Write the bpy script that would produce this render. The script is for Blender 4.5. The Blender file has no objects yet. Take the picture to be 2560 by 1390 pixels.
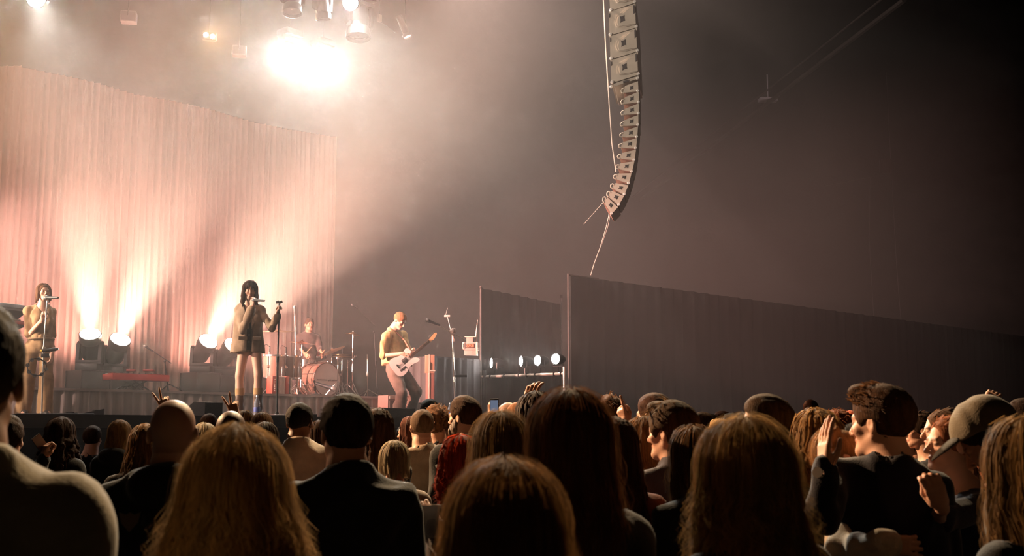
import bpy, math, random
import numpy as np
from mathutils import Vector, Matrix

random.seed(7); RNG = np.random.default_rng(11)
SC = bpy.context.scene
COL = SC.collection
# ------------------------------------------------------------------ camera
F_PX, CAM_Z, HORIZON = 2800.0, 1.60, 1070.0
PITCH = math.atan((HORIZON - 695.0) / F_PX)
cam_d = bpy.data.cameras.new('camera'); cam = bpy.data.objects.new('camera', cam_d); COL.objects.link(cam)
cam.location = (0, 0, CAM_Z); cam.rotation_euler = (math.pi / 2 + PITCH, 0, 0)
cam_d.sensor_width = 36.0; cam_d.lens = F_PX / 2560.0 * 36.0; cam_d.clip_end = 200
cam_d.dof.use_dof = True; cam_d.dof.focus_distance = 14.0; cam_d.dof.aperture_fstop = 5.6
SC.camera = cam

def at(px, py, Y):
    """the point of the hall seen at a pixel of the photograph, Y metres in front of the camera"""
    dx, dy = (px - 1280.0) / F_PX, (695.0 - py) / F_PX
    c, s = math.cos(PITCH), math.sin(PITCH)
    d = Vector((dx, c - dy * s, s + dy * c))
    return Vector((0, 0, CAM_Z)) + d * (Y / d.y)

# stage frame: U runs along the stage (to the far right), N points from the curtain to the audience
ANG = math.radians(48)
U = Vector((math.cos(ANG), math.sin(ANG), 0)); N = Vector((math.sin(ANG), -math.cos(ANG), 0))
C0 = Vector((-3.82, 23.0, 0)); STAGE_Z, RISER_Z = 1.74, 2.13
def sp(t, off, z=0.0):
    p = C0 + U * t + N * off; p.z = z; return p
def on_line(px, off):
    """ground point on the line `off` metres in front of the curtain, in the direction of pixel column px"""
    k = (px - 1280.0) / F_PX * math.cos(PITCH)
    b = C0 + N * off
    t = (k * b.y - b.x) / (U.x - k * U.y)
    return b + U * t
STAGE_ROT = ANG      # rotation that turns local +x into U

# ------------------------------------------------------------------ render look, world
SC.view_settings.view_transform = 'Standard'; SC.view_settings.look = 'None'
SC.view_settings.gamma = 1.0; SC.view_settings.use_curve_mapping = False
SC.view_settings.exposure = 0.0
w = bpy.data.worlds.new('hall_dark'); SC.world = w; w.use_nodes = True
w.node_tree.nodes['Background'].inputs[0].default_value = (0.02, 0.016, 0.013, 1)
w.node_tree.nodes['Background'].inputs[1].default_value = 0.0
cy = SC.cycles
cy.max_bounces = 3; cy.diffuse_bounces = 1; cy.glossy_bounces = 1; cy.transmission_bounces = 3; cy.transparent_max_bounces = 4
cy.volume_bounces = 0; cy.sample_clamp_indirect = 4.0; cy.sample_clamp_direct = 0.0
cy.caustics_reflective = False; cy.caustics_refractive = False
cy.use_denoising = True
try: cy.denoiser = 'OPENIMAGEDENOISE'
except Exception: pass
cy.use_adaptive_sampling = True; cy.adaptive_threshold = 0.13; cy.adaptive_min_samples = 24
cy.use_light_tree = True

# ------------------------------------------------------------------ lights (those beyond the frame have no lamp body, some are added)
def spot(loc, target, power, color, angle=30, blend=.5, size=.06):
    d = bpy.data.lights.new('lamp_beam', 'SPOT'); d.energy = power; d.color = color
    d.spot_size = math.radians(angle); d.spot_blend = blend; d.shadow_soft_size = size
    o = bpy.data.objects.new('lamp_beam', d); COL.objects.link(o)
    o.location = loc; o.rotation_euler = (Vector(target) - Vector(loc)).to_track_quat('-Z', 'Y').to_euler()
    return o
HAZE, HAZE_G = 0.021, 0.15
HZ = (-18.0, 20.0, -3.0, 8.2)      # stage frame extents of the haze: along U, then metres in front of the curtain
WARM, PINK, WHITE = (1.0, .58, .43), (1.0, .48, .38), (1.0, .98, .88)
P_FLOOR, P_WASH, P_TOP, P_BLIND, P_SIDE, P_FRONT = 16000.0, 400.0, 3800.0, 900.0, 40.0, 5200.0
# front-of-house spotlights (out of frame, high on the hall's left side) on the singers and the loudspeaker column
spot((-15.0, 11.5, 5.2), at(628, 850, 14.4), 20000, (1.0, .74, .55), 13, .6, .12)
spot((-15.0, 8.0, 5.0), at(100, 850, 14.4), 10000, (1.0, .74, .55), 14, .6, .12)
spot((-13.0, 5.0, 7.0), at(1560, 240, 19), 15000, (1.0, .86, .72), 18, .8, .15)  # narrow spot added to brighten the loudspeaker column alone
# side boom beyond the left edge of the frame, in front of the curtain
spot(sp(-10.5, 2.2, 4.2), sp(-1.0, 3.8, 4.0), 26000, PINK, 38, .8, .15)
spot((-12.0, 4.0, 6.5), sp(-5.0, 4.6, 2.0), 3200, (1.0, .66, .55), 42, .8, .15)  # front-of-house wash added to brighten the riser skirt
# unseen lamp added beyond the left frame edge to warm the audience from the side
spot(sp(-12.0, 4.0, 6.0), (6.5, 4.6, 1.3), 18000, (1.0, .58, .30), 40, .7, .12)


# ------------------------------------------------------------------ materials
MATS = {}
def mat(key, color=(.5, .5, .5), rough=.6, metal=0.0, spec=.5, emit=None, estr=0.0, bump=0.0, bscale=200.0, vary=0.0, vscale=8.0,
        transl=0.0, sheen=0.0, alpha=1.0, trans=0.0, attr=None, sss=0.0, coat=0.0, stretch=None):
    if key in MATS: return MATS[key]
    m = bpy.data.materials.new(key); m.use_nodes = True; nt = m.node_tree; nd = nt.nodes; ln = nt.links
    b = nd['Principled BSDF']
    b.inputs['Base Color'].default_value = (*color, 1); b.inputs['Roughness'].default_value = rough
    b.inputs['Metallic'].default_value = metal; b.inputs['Specular IOR Level'].default_value = spec
    b.inputs['Coat Weight'].default_value = coat
    if sheen: b.inputs['Sheen Weight'].default_value = sheen; b.inputs['Sheen Roughness'].default_value = .4
    if trans: b.inputs['Transmission Weight'].default_value = trans
    if alpha < 1: b.inputs['Alpha'].default_value = alpha
    if emit: b.inputs['Emission Color'].default_value = (*emit, 1); b.inputs['Emission Strength'].default_value = estr
    if sss:
        b.inputs['Subsurface Weight'].default_value = sss; b.inputs['Subsurface Radius'].default_value = (.02, .006, .003); b.inputs['Subsurface Scale'].default_value = .6
    src = None
    if attr:
        a = nd.new('ShaderNodeAttribute'); a.attribute_name = attr; src = a.outputs['Color']
    if vary or bump:
        tc = nd.new('ShaderNodeTexCoord'); co = tc.outputs['Object']
        if stretch:
            mp = nd.new('ShaderNodeMapping'); mp.inputs['Scale'].default_value = stretch; ln.new(co, mp.inputs['Vector']); co = mp.outputs['Vector']
    if vary:
        n = nd.new('ShaderNodeTexNoise'); n.inputs['Scale'].default_value = vscale; n.inputs['Detail'].default_value = 3
        ln.new(co, n.inputs['Vector'])
        r = nd.new('ShaderNodeMapRange'); r.inputs[1].default_value = .3; r.inputs[2].default_value = .7
        r.inputs[3].default_value = 1 - vary; r.inputs[4].default_value = 1 + vary
        ln.new(n.outputs['Fac'], r.inputs[0])
        mx = nd.new('ShaderNodeVectorMath'); mx.operation = 'SCALE'
        if src: ln.new(src, mx.inputs[0])
        else: mx.inputs[0].default_value = color
        ln.new(r.outputs[0], mx.inputs['Scale']); src = mx.outputs[0]
    if src: ln.new(src, b.inputs['Base Color'])
    if bump:
        n = nd.new('ShaderNodeTexNoise'); n.inputs['Scale'].default_value = bscale; n.inputs['Detail'].default_value = 2
        ln.new(co, n.inputs['Vector'])
        bp = nd.new('ShaderNodeBump'); bp.inputs['Strength'].default_value = bump; bp.inputs['Distance'].default_value = .01
        ln.new(n.outputs['Fac'], bp.inputs['Height']); ln.new(bp.outputs[0], b.inputs['Normal'])
    if transl:
        t = nd.new('ShaderNodeBsdfTranslucent'); t.inputs[0].default_value = (*color, 1)
        if src: ln.new(src, t.inputs[0])
        mix = nd.new('ShaderNodeMixShader'); mix.inputs[0].default_value = transl
        ln.new(b.outputs[0], mix.inputs[1]); ln.new(t.outputs[0], mix.inputs[2]); ln.new(mix.outputs[0], nd['Material Output'].inputs[0])
    MATS[key] = m
    return m
def emis(key, color, strength):
    if key in MATS: return MATS[key]
    m = bpy.data.materials.new(key); m.use_nodes = True; nt = m.node_tree
    nt.nodes.remove(nt.nodes['Principled BSDF']); e = nt.nodes.new('ShaderNodeEmission')
    e.inputs[0].default_value = (*color, 1); e.inputs[1].default_value = strength
    nt.links.new(e.outputs[0], nt.nodes['Material Output'].inputs[0]); m.cycles.emission_sampling = 'NONE'      # its light is the lamp's own beam
    MATS[key] = m; return m
BLACK = lambda: mat('black_plastic', (.012, .012, .013), .45)
BLACKM = lambda: mat('black_metal', (.015, .015, .016), .38, .4)
CHROME = lambda: mat('chrome', (.75, .74, .72), .22, 1.0)
STEEL = lambda: mat('steel_tube', (.5, .5, .5), .38, .9)
DRAPE = lambda: mat('black_drape', (.022, .019, .018), .9, spec=.1, bump=.2, bscale=60)

# ------------------------------------------------------------------ mesh helpers
def new_mesh(name, V, Fq, smooth=False):
    """V (n,3) array, Fq list of faces or an (m,4)/(m,3) int array"""
    me = bpy.data.meshes.new(name)
    if isinstance(Fq, np.ndarray):
        V = np.asarray(V, np.float32); m, k = Fq.shape
        me.vertices.add(len(V)); me.vertices.foreach_set('co', V.ravel())
        me.loops.add(m * k); me.loops.foreach_set('vertex_index', Fq.astype(np.int32).ravel())
        me.polygons.add(m); me.polygons.foreach_set('loop_start', np.arange(0, m * k, k, dtype=np.int32))
        try: me.polygons.foreach_set('loop_total', np.full(m, k, np.int32))
        except Exception: pass
        me.update(calc_edges=True)
    else:
        me.from_pydata([tuple(v) for v in V], [], Fq)
    if smooth: me.polygons.foreach_set('use_smooth', np.ones(len(me.polygons), bool))
    me.update(); return me
def link(name, me, m, parent=None):
    o = bpy.data.objects.new(name, me); COL.objects.link(o)
    if m is not None and me is not None and len(me.materials) == 0: me.materials.append(m)
    if parent is not None: o.parent = parent
    return o
def tag(o, label=None, cat=None, group=None, kind=None):
    if label: o['label'] = label
    if cat: o['category'] = cat
    if group: o['group'] = group
    if kind: o['kind'] = kind
    return o
def thing(name, label, cat, loc=(0, 0, 0), rotz=0.0, group=None, rot=None):
    o = bpy.data.objects.new(name, None); COL.objects.link(o); o.location = loc; o.empty_display_size = .1
    o.rotation_euler = rot if rot is not None else (0, 0, rotz)
    return tag(o, label, cat, group)
def copy_tree(o, parent=None):
    c = o.copy(); COL.objects.link(c); c.parent = parent
    for ch in list(o.children): copy_tree(ch, c)
    return c
def frame_z(a, b):
    """matrix at a whose z axis points to b"""
    a, b = Vector(a), Vector(b); q = (b - a).to_track_quat('Z', 'Y')
    return Matrix.Translation(a) @ q.to_matrix().to_4x4()
class MB:
    def __init__(s): s.v = []; s.f = []; s.T = Matrix()
    def put(s, vs, fs, T=None):
        o = len(s.v); M = s.T if T is None else s.T @ T
        s.v += [tuple(M @ Vector(p)) for p in vs]; s.f += [tuple(i + o for i in f) for f in fs]; return s
    def box(s, c, d, bev=0.0, T=None):
        x, y, z = d[0] / 2, d[1] / 2, d[2] / 2
        if bev <= 0:
            vs = [(c[0] + i * x, c[1] + j * y, c[2] + k * z) for i in (-1, 1) for j in (-1, 1) for k in (-1, 1)]
            return s.put(vs, [(0, 1, 3, 2), (4, 6, 7, 5), (0, 4, 5, 1), (2, 3, 7, 6), (0, 2, 6, 4), (1, 5, 7, 3)], T)
        import bmesh
        bm = bmesh.new(); bmesh.ops.create_cube(bm, size=1)
        for v in bm.verts: v.co = Vector((c[0] + v.co.x * d[0], c[1] + v.co.y * d[1], c[2] + v.co.z * d[2]))
        bmesh.ops.bevel(bm, geom=bm.edges[:], offset=bev, segments=2, affect='EDGES', profile=.6)
        bm.verts.index_update(); vs = [v.co.copy() for v in bm.verts]; fs = [[v.index for v in f.verts] for f in bm.faces]; bm.free()
        return s.put(vs, fs, T)
    def tube(s, pts, r, n=8, T=None, closed=False):
        pts = [Vector(p) for p in pts]; k = len(pts); rs = r if isinstance(r, (list, tuple)) else [r] * k
        vs, fs = [], []; prev = None
        for i, p in enumerate(pts):
            if closed: d = pts[(i + 1) % k] - pts[i - 1]
            else: d = pts[min(i + 1, k - 1)] - pts[max(i - 1, 0)]
            d = d.normalized() if d.length > 1e-9 else Vector((0, 0, 1))
            if prev is None: a = d.orthogonal().normalized()
            else:
                a = prev - d * prev.dot(d); a = a.normalized() if a.length > 1e-6 else d.orthogonal().normalized()
            prev = a; b = d.cross(a)
            vs += [p + (a * math.cos(2 * math.pi * j / n) + b * math.sin(2 * math.pi * j / n)) * rs[i] for j in range(n)]
        for i in range(k if closed else k - 1):
            i2 = (i + 1) % k
            for j in range(n): fs.append((i * n + j, i * n + (j + 1) % n, i2 * n + (j + 1) % n, i2 * n + j))
        if not closed: fs += [tuple(range(n - 1, -1, -1)), tuple((k - 1) * n + j for j in range(n))]
        return s.put(vs, fs, T)
    def lathe(s, prof, n=24, T=None):
        """profile of (radius, z), ends closed when the radius is zero"""
        vs, fs = [], []
        for r, z in prof:
            vs += [(r * math.cos(2 * math.pi * j / n), r * math.sin(2 * math.pi * j / n), z) for j in range(n)]
        for i in range(len(prof) - 1):
            for j in range(n): fs.append((i * n + j, i * n + (j + 1) % n, (i + 1) * n + (j + 1) % n, (i + 1) * n + j))
        return s.put(vs, fs, T)
    def disc(s, r, z=0, n=24, T=None):
        return s.put([(r * math.cos(2 * math.pi * j / n), r * math.sin(2 * math.pi * j / n), z) for j in range(n)], [tuple(range(n))], T)
    def prism(s, poly, d, T=None):
        """polygon in local xy, thickness d along z, centred"""
        n = len(poly); vs = [(x, y, -d / 2) for x, y in poly] + [(x, y, d / 2) for x, y in poly]
        fs = [tuple(range(n - 1, -1, -1)), tuple(range(n, 2 * n))] + [(i, (i + 1) % n, n + (i + 1) % n, n + i) for i in range(n)]
        return s.put(vs, fs, T)
    def ball(s, c, r, n=12, T=None):
        rr = r if isinstance(r, (list, tuple)) else (r, r, r); k = max(4, n // 2)
        vs = [(c[0], c[1], c[2] + rr[2])]; fs = []
        for i in range(1, k):
            th = math.pi * i / k
            vs += [(c[0] + rr[0] * math.sin(th) * math.cos(2 * math.pi * j / n), c[1] + rr[1] * math.sin(th) * math.sin(2 * math.pi * j / n), c[2] + rr[2] * math.cos(th)) for j in range(n)]
        vs.append((c[0], c[1], c[2] - rr[2])); L = len(vs) - 1
        for j in range(n): fs.append((0, 1 + j, 1 + (j + 1) % n)); fs.append((L, 1 + (k - 2) * n + (j + 1) % n, 1 + (k - 2) * n + j))
        for i in range(k - 2):
            for j in range(n): fs.append((1 + i * n + j, 1 + (i + 1) * n + j, 1 + (i + 1) * n + (j + 1) % n, 1 + i * n + (j + 1) % n))
        return s.put(vs, fs, T)
    def mesh(s, name, smooth=False):
        me = new_mesh(name, s.v, s.f, False)
        if smooth:
            me.polygons.foreach_set('use_smooth', np.ones(len(me.polygons), bool))
            try: me.set_sharp_from_angle(angle=math.radians(38))
            except Exception: pass
        return me
    def build(s, name, m, parent=None, smooth=True): return link(name, s.mesh(name, smooth), m, parent)
def lettering(body, size, m, parent, loc, rot=(0, 0, 0), scale=(1, 1, 1), align='LEFT', ext=.001):
    c = bpy.data.curves.new('lettering_curve', 'FONT'); c.body = body; c.size = size; c.align_x = align; c.extrude = ext; o = bpy.data.objects.new('lettering_curve', c); COL.objects.link(o)
    bpy.context.view_layer.update(); me = bpy.data.meshes.new_from_object(o.evaluated_get(bpy.context.evaluated_depsgraph_get())); bpy.data.objects.remove(o); bpy.data.curves.remove(c)
    me.materials.clear(); q = link('lettering', me, m, parent); q.location = loc; q.rotation_euler = rot; q.scale = scale; return q
RX = lambda a: Matrix.Rotation(math.radians(a), 4, 'X')
RY = lambda a: Matrix.Rotation(math.radians(a), 4, 'Y')
RZ = lambda a: Matrix.Rotation(math.radians(a), 4, 'Z')
TR = lambda x, y, z: Matrix.Translation((x, y, z))
def bez(p0, p1, p2, n=10):
    p0, p1, p2 = Vector(p0), Vector(p1), Vector(p2)
    return [p0 * (1 - t) ** 2 + p1 * 2 * t * (1 - t) + p2 * t * t for t in [i / n for i in range(n + 1)]]

# ------------------------------------------------------------------ smooth-blended solids -> one continuous surface
def axis(lo, hi, h, fine=()):
    xs = [lo]
    while xs[-1] < hi:
        x = xs[-1]; s = h
        for a, b, f in fine:
            if a - h <= x < b: s = min(s, f if x >= a - f else max(f, a - x if a > x else f))
        xs.append(x + s)
    return np.array(xs, np.float32)
class Field:
    def __init__(s, X, Y, Z):
        s.X, s.Y, s.Z = X, Y, Z; s.mg = 2.1 * float(max(np.diff(X).max(), np.diff(Y).max(), np.diff(Z).max())); s.F = np.full((len(X), len(Y), len(Z)), 1.0, np.float32)
    def sub(s, lo, hi):
        sl = []
        for A, a, b in zip((s.X, s.Y, s.Z), lo, hi):
            i = int(np.searchsorted(A, a)); j = int(np.searchsorted(A, b)); i = max(0, i - 1); j = min(len(A), j + 1)
            if j - i < 1: return None
            sl.append(slice(i, j))
        return tuple(sl)
    def pts(s, sl):
        return s.X[sl[0]][:, None, None], s.Y[sl[1]][None, :, None], s.Z[sl[2]][None, None, :]
    def mix(s, sl, d, k, op):
        a = s.F[sl]
        if op == 'u':
            if k <= 0: s.F[sl] = np.minimum(a, d); return
            h = np.clip(.5 + .5 * (a - d) / k, 0, 1); s.F[sl] = a + (d - a) * h - k * h * (1 - h)
        else:
            if k <= 0: s.F[sl] = np.maximum(a, -d); return
            h = np.clip(.5 - .5 * (a + d) / k, 0, 1); s.F[sl] = a + (-d - a) * h + k * h * (1 - h)
    def cap(s, a, b, r1, r2=None, k=.02, op='u', sq=None):
        """tapered capsule; sq=(axis vector, factor) flattens it along a direction"""
        r2 = r1 if r2 is None else r2; a = np.asarray(a, float); b = np.asarray(b, float); m = max(r1, r2) * (1.0 if sq is None else max(1, sq[1])) + k + s.mg
        sl = s.sub(np.minimum(a, b) - m, np.maximum(a, b) + m)
        if sl is None: return s
        x, y, z = s.pts(sl); x = x - a[0]; y = y - a[1]; z = z - a[2]; v = b - a
        L = float(v @ v) or 1e-9
        t = np.clip((x * v[0] + y * v[1] + z * v[2]) / L, 0, 1)
        dx, dy, dz = x - v[0] * t, y - v[1] * t, z - v[2] * t
        if sq is None: d = np.sqrt(dx * dx + dy * dy + dz * dz)
        else:
            n = np.asarray(sq[0], float); n = n / np.linalg.norm(n); q = dx * n[0] + dy * n[1] + dz * n[2]
            d = np.sqrt(np.maximum(dx * dx + dy * dy + dz * dz - q * q, 0) + (q / sq[1]) ** 2)
        s.mix(sl, (d - (r1 + (r2 - r1) * t)).astype(np.float32), k, op); return s
    def ell(s, c, r, k=.02, op='u', R=None):
        c = np.asarray(c, float); r = np.asarray(r, float); m = max(r) + k + s.mg
        sl = s.sub(c - m, c + m)
        if sl is None: return s
        x, y, z = s.pts(sl); x = x - c[0]; y = y - c[1]; z = z - c[2]
        if R is not None:
            x, y, z = (R[0, 0] * x + R[1, 0] * y + R[2, 0] * z), (R[0, 1] * x + R[1, 1] * y + R[2, 1] * z), (R[0, 2] * x + R[1, 2] * y + R[2, 2] * z)
        k0 = np.sqrt((x / r[0]) ** 2 + (y / r[1]) ** 2 + (z / r[2]) ** 2)
        k1 = np.sqrt((x / r[0] ** 2) ** 2 + (y / r[1] ** 2) ** 2 + (z / r[2] ** 2) ** 2) + 1e-6
        s.mix(sl, (k0 * (k0 - 1) / k1).astype(np.float32), k, op); return s
    def half(s, p, n):
        """keep only the side behind the plane through p with outward normal n"""
        n = np.asarray(n, float); n = n / np.linalg.norm(n)
        d = (s.X[:, None, None] - p[0]) * n[0] + (s.Y[None, :, None] - p[1]) * n[1] + (s.Z[None, None, :] - p[2]) * n[2]
        s.F = np.maximum(s.F, d.astype(np.float32)); return s
    def wrinkle(s, amp, freq, seed, stretch=(1, 1, 1)):
        rg = np.random.default_rng(seed); N_ = np.zeros_like(s.F)
        for i in range(5):
            d = rg.normal(size=3); d = d / np.linalg.norm(d) * freq * rg.uniform(.6, 1.6) * np.array(stretch); ph = rg.uniform(0, 6.28)
            a = s.X[:, None, None] * d[0] + s.Y[None, :, None] * d[1] + s.Z[None, None, :] * d[2]
            N_ += np.sin(a + ph + 1.3 * np.sin(.6 * a + ph)).astype(np.float32)
        s.F += (amp / 2.2) * N_; return s
    def surf(s):
        F = s.F; S = F < 0
        c = np.zeros((F.shape[0] - 1, F.shape[1] - 1, F.shape[2] - 1), np.int8)
        for i in (0, 1):
            for j in (0, 1):
                for k in (0, 1): c += S[i:F.shape[0] - 1 + i, j:F.shape[1] - 1 + j, k:F.shape[2] - 1 + k]
        act = np.argwhere((c > 0) & (c < 8))
        if len(act) == 0: return np.zeros((0, 3)), np.zeros((0, 4), int)
        idx = np.full(c.shape, -1, np.int64); idx[act[:, 0], act[:, 1], act[:, 2]] = np.arange(len(act))
        acc = np.zeros((len(act), 3)); cnt = np.zeros(len(act)); C = (s.X, s.Y, s.Z)
        for ax in range(3):
            o1, o2 = [q for q in range(3) if q != ax]
            for p in (0, 1):
                for q in (0, 1):
                    A = act.copy(); A[:, o1] += p; A[:, o2] += q; B = A.copy(); B[:, ax] += 1
                    fa = F[A[:, 0], A[:, 1], A[:, 2]]; fb = F[B[:, 0], B[:, 1], B[:, 2]]
                    m = (fa < 0) != (fb < 0); t = np.where(m, fa / np.where(fa == fb, 1, fa - fb), 0)
                    P = np.stack([C[i][A[:, i]] for i in range(3)], 1).astype(float)
                    P[:, ax] += t * (C[ax][B[:, ax]] - C[ax][A[:, ax]])
                    acc[m] += P[m]; cnt += m
        V = acc / cnt[:, None]; faces = []
        for ax in range(3):
            o1, o2 = (ax + 1) % 3, (ax + 2) % 3
            sl0 = [slice(None)] * 3; sl1 = [slice(None)] * 3; sl0[ax] = slice(0, -1); sl1[ax] = slice(1, None)
            a, b = S[tuple(sl0)], S[tuple(sl1)]
            E = np.argwhere(a != b)
            E = E[(E[:, o1] > 0) & (E[:, o2] > 0) & (E[:, o1] < F.shape[o1] - 1) & (E[:, o2] < F.shape[o2] - 1)]
            if len(E) == 0: continue
            def g(d1, d2):
                Q = E.copy(); Q[:, o1] += d1; Q[:, o2] += d2; return idx[Q[:, 0], Q[:, 1], Q[:, 2]]
            q = np.stack([g(-1, -1), g(0, -1), g(0, 0), g(-1, 0)], 1)
            fl = ~a[E[:, 0], E[:, 1], E[:, 2]]; q[fl] = q[fl][:, ::-1]; faces.append(q)
        Q = np.concatenate(faces); return V, Q[(Q >= 0).all(1)]

def thin_out(V, Q, cell):
    """merge vertices that share a cell of size cell[i] (0 keeps the vertex); returns triangles"""
    key = np.where(cell[:, None] > 0, np.floor(V / np.maximum(cell, 1e-6)[:, None]), 0).astype(np.int64)
    K = np.concatenate([key, (cell * 1e4).astype(np.int64)[:, None], np.where(cell > 0, 0, np.arange(1, len(V) + 1))[:, None]], 1)
    _, first, inv = np.unique(K, axis=0, return_index=True, return_inverse=True); inv = inv.ravel(); n = len(first)
    W = np.zeros((n, 3)); c = np.bincount(inv, minlength=n)
    for i in range(3): W[:, i] = np.bincount(inv, V[:, i], minlength=n) / c
    T = np.concatenate([Q[:, [0, 1, 2]], Q[:, [0, 2, 3]]]); T = inv[T]
    T = T[(T[:, 0] != T[:, 1]) & (T[:, 1] != T[:, 2]) & (T[:, 0] != T[:, 2])]
    _, u = np.unique(np.sort(T, 1), axis=0, return_index=True)
    return W, T[np.sort(u)]
# ------------------------------------------------------------------ the parts of a figure (local frame: faces +y, z up)
def rot3(yaw=0, pitch=0, roll=0):
    return np.array((Matrix.Rotation(math.radians(yaw), 3, 'Z') @ Matrix.Rotation(math.radians(pitch), 3, 'X') @ Matrix.Rotation(math.radians(roll), 3, 'Y')))
class Head:
    """placement of a head: centre, rotation, scale; P() maps head coordinates to the figure's"""
    def __init__(s, c, R, k): s.c, s.R, s.k = np.asarray(c, float), R, k
    def P(s, p): return s.c + s.R @ (np.asarray(p, float) * s.k)
    def Pn(s, A): return s.c + (np.asarray(A) * s.k) @ s.R.T
def head_solid(f, h, fem=False, beard=0.0, mouth=0.0, detail=True):
    k = h.k; j = .92 if fem else 1.0
    f.ell(h.P((0, -.014, .028)), np.array((.076, .098, .087)) * k, .01, R=h.R)
    f.ell(h.P((0, .026, -.036)), np.array((.058 * j, .060, .076)) * k, .03 * k, R=h.R)
    f.cap(h.P((-.012 * j, .070, -.098)), h.P((.012 * j, .070, -.098)), .019 * k * j, None, .025 * k)
    for sx in (-1, 1):
        f.cap(h.P((sx * .053 * j, -.002, -.055)), h.P((sx * .016, .062, -.100)), .016 * k, .018 * k, .02 * k)
        f.ell(h.P((sx * .041, .058, -.026)), np.array((.024, .022, .02)) * k, .02 * k, R=h.R)
    f.cap(h.P((0, -.020, -.050)), h.P((0, -.040, -.175)), (.050 if fem else .058) * k, (.053 if fem else .064) * k, .02 * k)
    if not detail: return
    f.cap(h.P((-.034, .076, .014)), h.P((.034, .076, .014)), .013 * k, None, .014 * k)
    for sx in (-1, 1):
        f.ell(h.P((sx * .031, .100, -.003)), np.array((.019, .017, .012)) * k, .012 * k, op='s', R=h.R)
        f.ell(h.P((sx * .031, .0765, -.004)), np.array((.0135, .0125, .0115)) * k, .003 * k, R=h.R)
    f.cap(h.P((0, .085, .006)), h.P((0, .109, -.036)), .0075 * k, .0115 * k, .010 * k)
    for sx in (-1, 1): f.ell(h.P((sx * .011, .096, -.041)), np.array((.008, .010, .007)) * k, .006 * k, R=h.R)
    up, lo = -.064, -.076 - mouth
    f.cap(h.P((-.017, .081, up)), h.P((0, .090, up + .001)), .0055 * k, .0075 * k, .006 * k); f.cap(h.P((.017, .081, up)), h.P((0, .090, up + .001)), .0055 * k, .0075 * k, .006 * k)
    f.cap(h.P((-.014, .080, lo)), h.P((.014, .080, lo)), .0085 * k, None, .006 * k)
    f.cap(h.P((-.019, .094, (up + lo) / 2)), h.P((.019, .094, (up + lo) / 2)), (.0035 + mouth * .55) * k, None, .004 * k, op='s')
    for sx in (-1, 1):
        Re = h.R @ rot3(sx * 22, -12, 0)
        f.ell(h.P((sx * .079, -.010, -.010)), np.array((.0085, .020, .032)) * k, .006 * k, R=Re)
        f.ell(h.P((sx * .090, -.006, -.006)), np.array((.008, .011, .018)) * k, .004 * k, op='s', R=Re)
def paint_head(V, h, skin, fem=False, lips=None, brow=(.05, .03, .02), stub=0.0, scalp=None):
    """the colours the skin itself has: lips, brows, eyes, cropped scalp"""
    L = ((V - h.c) @ h.R) / h.k; col = np.tile(np.array(skin, float), (len(V), 1))
    def blend(m, c, a): col[m] = col[m] * (1 - a) + np.array(c) * a
    x, y, z = np.abs(L[:, 0]), L[:, 1], L[:, 2]; fr = (y > .045) & (y < .16)
    blend(fr & (x < .046) & (x > .012) & (np.abs(z - .017 + .25 * (x - .03) ** 2 / .03) < .006), brow, .75)
    e = fr & (((x - .031) / .016) ** 2 + ((z + .004) / .0075) ** 2 < 1); blend(e, (.10, .07, .05), .75)
    lc = lips or (skin[0] * .75, skin[1] * .45, skin[2] * .42)
    blend(fr & (x < .025) & (z < -.057) & (z > -.086) & (y > .07), lc, .7)
    blend((x < .05) & (y > .06) & (z < -.02) & (z > -.055), (skin[0], skin[1] * .8, skin[2] * .75), .25)
    if scalp is not None:
        s = (z > -.005 + .6 * np.clip(y - .02, 0, 1)) & (y < .055) | ((y < -.03) & (z > -.07)); blend(s & (np.linalg.norm(L, axis=1) < .16), scalp[0], scalp[1])
    if stub: blend((z < -.05) & (z > -.125) & (np.linalg.norm(L, axis=1) < .16) & (y > -.02), brow, stub)
    return col

def body_joints(H, build=1.0, arms=None, lean=(0, 0), legs=None):
    """joint positions of a standing figure of height H; lean shifts the chest (x, y)"""
    lx, ly = lean; b = build
    J = dict(chest=(lx * .7, ly * .7, .735 * H), neck=(lx, ly - .012, .835 * H), waist=(lx * .35, ly * .35, .62 * H), pelvis=(0, 0, .53 * H),
             sR=(lx + .165 * b, ly - .012, .790 * H), sL=(lx - .165 * b, ly - .012, .790 * H), hR=(.09, 0, .52 * H), hL=(-.09, 0, .52 * H),
             kR=(.105, .015, .285 * H), kL=(-.105, .015, .285 * H), aR=(.115, -.015, .055), aL=(-.115, -.015, .055))
    J['eR'] = (lx + .215 * b, ly - .03, .620 * H); J['wR'] = (lx + .20 * b, ly + .12, .50 * H)
    J['eL'] = (lx - .215 * b, ly - .03, .620 * H); J['wL'] = (lx - .20 * b, ly + .12, .50 * H)
    if arms: J.update(arms)
    if legs: J.update(legs)
    return {k: np.array(v, float) for k, v in J.items()}
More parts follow.
